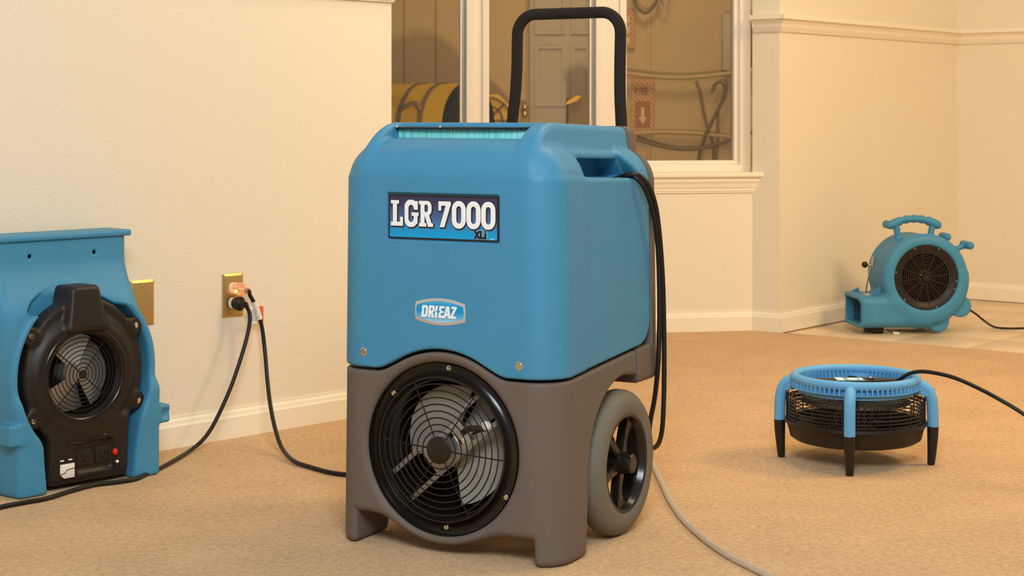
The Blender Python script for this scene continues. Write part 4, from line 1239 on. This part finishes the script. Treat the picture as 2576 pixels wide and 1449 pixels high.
# lever and knob
lv = MB().tube(spline([(-0.215, 0.10, 0.152), (-0.212, 0.10, 0.17), (-0.207, 0.10, 0.20), (-0.194, 0.10, 0.245), (-0.185, 0.10, 0.285), (-0.181, 0.10, 0.30)], 5), 0.0035, 8).build('latch_lever', M['chrome'], RB)
MB().tube([(-0.187, 0.10, 0.258), (-0.181, 0.10, 0.296)], 0.0072, 10).build('lever_sleeve', M['steel'], lv)
MB().tube([(-0.184, 0.10, 0.265), (-0.213, 0.095, 0.268)], 0.0026, 8).build('knob_stem', M['brass'], lv)
MB().ball((-0.219, 0.094, 0.268), 0.0128, 16, 12).build('lever_knob', M['black'], lv)
MB().box((-0.222, 0.075, 0.146), (-0.196, 0.125, 0.153)).build('latch_base', M['steel'], lv, True, 0.002)
MB().prism([(-0.245, 0.148), (-0.205, 0.148), (-0.209, 0.166)], (X3, Z3, Y3), (0, 0.21, 0), 0.012).build('rear_fin', M['blue'], RB, True, 0.001)
for hx2, hy2 in ((-0.228, 0.055), (-0.228, 0.14)):
    MB().lathe([(0.0001, 0.0), (0.003, 0.0)], (hx2, hy2, 0.1515), 'z', 10).build('screw_hole', M['dark'], RB)
# under-nozzle foot and white-tipped rod
MB().box((-0.195, 0.05, 0.0), (-0.155, 0.20, 0.03)).build('nozzle_foot', M['black_satin'], RB, True, 0.005)
MB().tube([(-0.15, 0.03, 0.018), (-0.128, 0.02, 0.0065)], 0.0028, 8).build('clamp_rod', M['black_satin'], RB)
MB().tube([(-0.128, 0.02, 0.0065), (-0.105, 0.014, 0.0045)], 0.0042, 8).build('rod_tip', M['white_plastic'], RB)
# its cord
lc = lambda x, y, z: Vector((1.6205, 6.68, -0.006))+Vector((math.cos(math.radians(5)), math.sin(math.radians(5)), 0))*x+Vector((-math.sin(math.radians(5)), math.cos(math.radians(5)), 0))*y+Z3*z
bc = [lc(0.16, 0.10, 0.11), at(2438, 779, 6.8), at(2455, 790, 6.82), at(2475, 806, 6.83), G(2500, 822, 0.0), G(2535, 826, 0.0), G(2590, 825, 0.0), G(2680, 822, 0.0)]
attach(MB().tube(spline(bc, 8), 0.0042, 8).build('power_cord', M['rubber'], None), RB)['label'] = 'black cord trailing over the tiles'

# ================================================================== FLOOR DRYER (low round fan on four legs)
DPc = (0.850, 4.231, 0)
DP = thing('floor_dryer', 'low round floor fan with a light blue ring and four black-footed legs on the carpet', 'fan', DPc, math.radians(-15.5))
RZ, RR = 0.2068, 0.1485
MB().ring((0, 0, RZ), RR, 0.0108, 'z', 96, 16).build('ring', M['blue_light'], DP)
sk = MB().lathe([(0.1405, 0.198), (0.1405, 0.172), (0.1425, 0.172), (0.1425, 0.198)], (0, 0, 0), 'z', 96)
sk.build('inner_band', M['blue_light'], DP)
tb_ = MB()
NT = 76
for k in range(NT):
    a = 2*PI*k/NT
    if min(abs((a-q*PI/2+PI) % (2*PI)-PI) for q in range(4)) < 0.085: continue
    r_ = Vector((math.cos(a), math.sin(a), 0)); t_ = Vector((-math.sin(a), math.cos(a), 0))
    tb_.box((0.1415, -0.0019, 0.1855), (0.1580, 0.0017, 0.203), ax=(r_, t_, Z3))
    tb_.box((0.133, -0.0019, 0.1850), (0.1415, 0.0017, 0.203), ax=(r_, t_, Z3))
tag(tb_.build('ring_ribs', M['blue_light'], DP, False), kind='stuff')
# four arms from the legs to the round motor cover, and a narrow skirt under the ribs
def deck_f(x, y, z):
    r = ln(x, y)
    d = np.maximum(np.abs(r-0.1485)-0.0100, np.abs(z-0.1846)-0.0012)
    for u, v in ((x, y), (y, x)):
        au = np.abs(u)
        arm = rmax(np.abs(v)-0.0125+0*z, np.maximum(au-0.178, 0.05-au), 0.004)
        arm = np.maximum(arm, np.maximum(z-0.187, 0.1725-0.10*np.clip(0.10-au, 0, 0.05)-0.25*np.clip(au-0.15, 0, 0.03)-z))
        d = smin(d, arm, 0.006)
    cov = rmax(r-0.0715+0*z, np.maximum(z-0.186, 0.1585-z), 0.003)
    return smin(d, cov, 0.006)
moulded('deck', deck_f, (-0.19, -0.19, 0.15), (0.19, 0.19, 0.2), 0.0030, M['blue_light'], DP)
MB().lathe([(0.06, 0.160), (0.132, 0.152), (0.136, 0.149), (0.132, 0.147), (0.06, 0.154), (0.06, 0.160)], (0, 0, 0), 'z', 64).build('cage_top', M['black_satin'], DP)
for k in range(4):
    a = k*PI/2
    r_ = Vector((math.cos(a), math.sin(a), 0))
    pts = spline([r_*0.150+Z3*0.196, r_*0.166+Z3*0.190, r_*0.178+Z3*0.176, r_*0.184+Z3*0.155, r_*0.186+Z3*0.125, r_*0.1865+Z3*0.094], 5)
    lg2 = MB().tube(pts, 0.0138, 14).build('leg', M['blue_light'], DP)
    MB().tube([r_*0.1865+Z3*0.0945, r_*0.186+Z3*0.07, r_*0.184+Z3*0.03, r_*0.182+Z3*0.002, r_*0.182], [0.0142, 0.0135, 0.0110, 0.0090, 0.0085], 14).build('foot', M['black_satin'], lg2)
# black pan below the cage
MB().lathe([(0.158, 0.104), (0.1725, 0.104), (0.1735, 0.096), (0.168, 0.092), (0.163, 0.076), (0.160, 0.062), (0.148, 0.054), (0.140, 0.054), (0.145, 0.064), (0.155, 0.094), (0.158, 0.104)], (0, 0, 0), 'z', 80).build('base_pan', M['black_satin'], DP)
cg = MB()
for k, zz in enumerate((0.108, 0.117, 0.126, 0.135, 0.144, 0.153)):
    cg.ring((0, 0, zz), 0.1655, 0.0017, 'z', 80, 6)
for k in range(16):
    a = 2*PI*k/16+0.2
    r_ = Vector((math.cos(a), math.sin(a), 0))
    cg.tube([r_*0.1655+Z3*0.10, r_*0.1655+Z3*0.158, r_*0.145+Z3*0.162], 0.0018, 6)
for k in range(4):
    for sg in (-1, 1):
        a = k*PI/2+sg*0.11
        r_ = Vector((math.cos(a), math.sin(a), 0))
        cg.tube([r_*0.168+Z3*0.10, r_*0.168+Z3*0.166], 0.0022, 6)
cg.build('cage', M['wire'], DP)
dl_ = MB()
# diamond wire on the flanks beside each leg and over the top
for k in range(4):
    for sg in (-1, 1):
        for i in range(5):
            a0_ = k*PI/2+sg*(0.12+0.055*i)
            for dr_ in (-1, 1):
                pts = []
                for j in range(4):
                    a = a0_+dr_*0.055*j*1.4
                    if abs((a-k*PI/2)) < 0.1 or abs(a-k*PI/2) > 0.62: break
                    pts.append(Vector((0.164*math.cos(a), 0.164*math.sin(a), 0.104+0.018*j)))
                if len(pts) > 1: dl_.tube(pts, 0.0011, 5)
N_D = 30
for i in range(N_D):
    for dr_ in (-1, 1):
        pts = []
        for j in range(5):
            R = 0.164-0.019*j; a = 2*PI*i/N_D+dr_*j*0.10
            pts.append(Vector((R*math.cos(a), R*math.sin(a), 0.160+0.0006*j)))
        dl_.tube(pts, 0.0009, 5)
tag(dl_.build('diamond_mesh', M['wire'], DP), kind='stuff')
MB().lathe([(0.0001, 0.148), (0.040, 0.147), (0.044, 0.135), (0.044, 0.095), (0.0001, 0.095)], (0, 0, 0), 'z', 32).build('motor', M['black_satin'], DP)
ro = MB().lathe([(0.0001, 0.10), (0.03, 0.10), (0.03, 0.08), (0.0001, 0.08)], (0, 0, 0), 'z', 24).build('rotor_hub', M['black_satin'], DP)
for k in range(4):
    b_ = blade(0.028, 0.138, math.radians(90*k), math.radians(90*k+62), -0.012, 0.016)
    b_.v = [(v[0], v[2], 0.093-v[1]) for v in b_.v]
    b_.build('fan_blade', M['black_satin'], ro)
# control bar across the ring (level with it, facing the camera)
q = math.radians(15.5)
bax = (Vector((math.cos(q), math.sin(q), 0)), Vector((-math.sin(q), math.cos(q), 0)), Z3)
barp = [(-0.104, -0.012), (-0.098, -0.016), (-0.06, -0.022), (-0.03, -0.034), (0.03, -0.034), (0.06, -0.024), (0.098, -0.017), (0.104, -0.012), (0.104, 0.012), (0.098, 0.016), (0.06, 0.024), (0.03, 0.032), (0.018, 0.034), (0.012, 0.046), (-0.012, 0.046), (-0.018, 0.034), (-0.03, 0.032), (-0.06, 0.022), (-0.098, 0.016), (-0.104, 0.012)]
cb = MB().prism(barp, bax, bax[1]*0.004+Z3*0.186, 0.014).build('control_bar', M['black_satin'], DP, True, 0.003)
cb.location.z = 0.002
for sg in (-1, 1):
    MB().box((0.098*sg-0.012 if sg > 0 else -0.144, -0.010, 0.184), (0.144 if sg > 0 else -0.098+0.012, 0.010, 0.194), ax=bax, org=(0, 0, 0)).build('bar_bracket', M['black_satin'], cb, True, 0.002)
sg_ = MB().box((-0.050, -0.026, 0.2002), (0.020, 0.022, 0.2008), ax=bax).build('bar_sticker', M['cyan_print'], cb, False)
MB().box((-0.048, -0.024, 0.2008), (-0.030, 0.021, 0.2012), ax=bax).build('sticker_text', M['white_print'], sg_, False)
MB().prism([(0.013*math.cos(2*PI*k/16)-0.008, 0.016*math.sin(2*PI*k/16)-0.002) for k in range(16)], bax, Z3*0.2008, 0.0004).build('sticker_dial', M['white_print'], sg_, False)
MB().box((0.008, -0.015, 0.2008), (0.016, 0.012, 0.2012), ax=bax).build('sticker_text', M['white_print'], sg_, False)
sw = MB().box((0.033, -0.012, 0.199), (0.044, 0.018, 0.2035), ax=bax).build('switch', M['black'], cb, True, 0.0015)
MB().box((0.0355, 0.006, 0.2035), (0.0415, 0.013, 0.2042), ax=bax).build('switch_mark', M['white_print'], sw, False)
MB().prism([(0.010*math.cos(2*PI*k/16), 0.012*math.sin(2*PI*k/16)) for k in range(16)], bax, bax[1]*0.040+Z3*0.2002, 0.0002).build('hanging_hole', M['dark'], cb, False)
# its cord, leaving the bar end and dropping to the carpet
dc = [at(2248, 961, 4.24), at(2262, 955, 4.22), at(2285, 941, 4.19), at(2310, 935, 4.16), at(2345, 937, 4.13), at(2400, 950, 4.08), at(2460, 976, 4.02), at(2520, 1008, 3.98), at(2580, 1045, 3.95), at(2680, 1120, 3.9), G(2800, 1240, 0.006)]
attach(MB().tube(spline(dc, 8), 0.0049, 10).build('power_cord', M['rubber'], None), DP)['label'] = 'black cord arching off to the right'
bt = G(2342, 979, 0.002)
tag(MB().box((-0.010, -0.012, 0), (0.010, 0.006, 0.003), org=bt, ax=(X3, Y3, Z3)).build('tape_scrap', M['tape'], None, True, 0.001), 'tiny scrap of blue tape on the carpet behind the low round fan', 'tape')
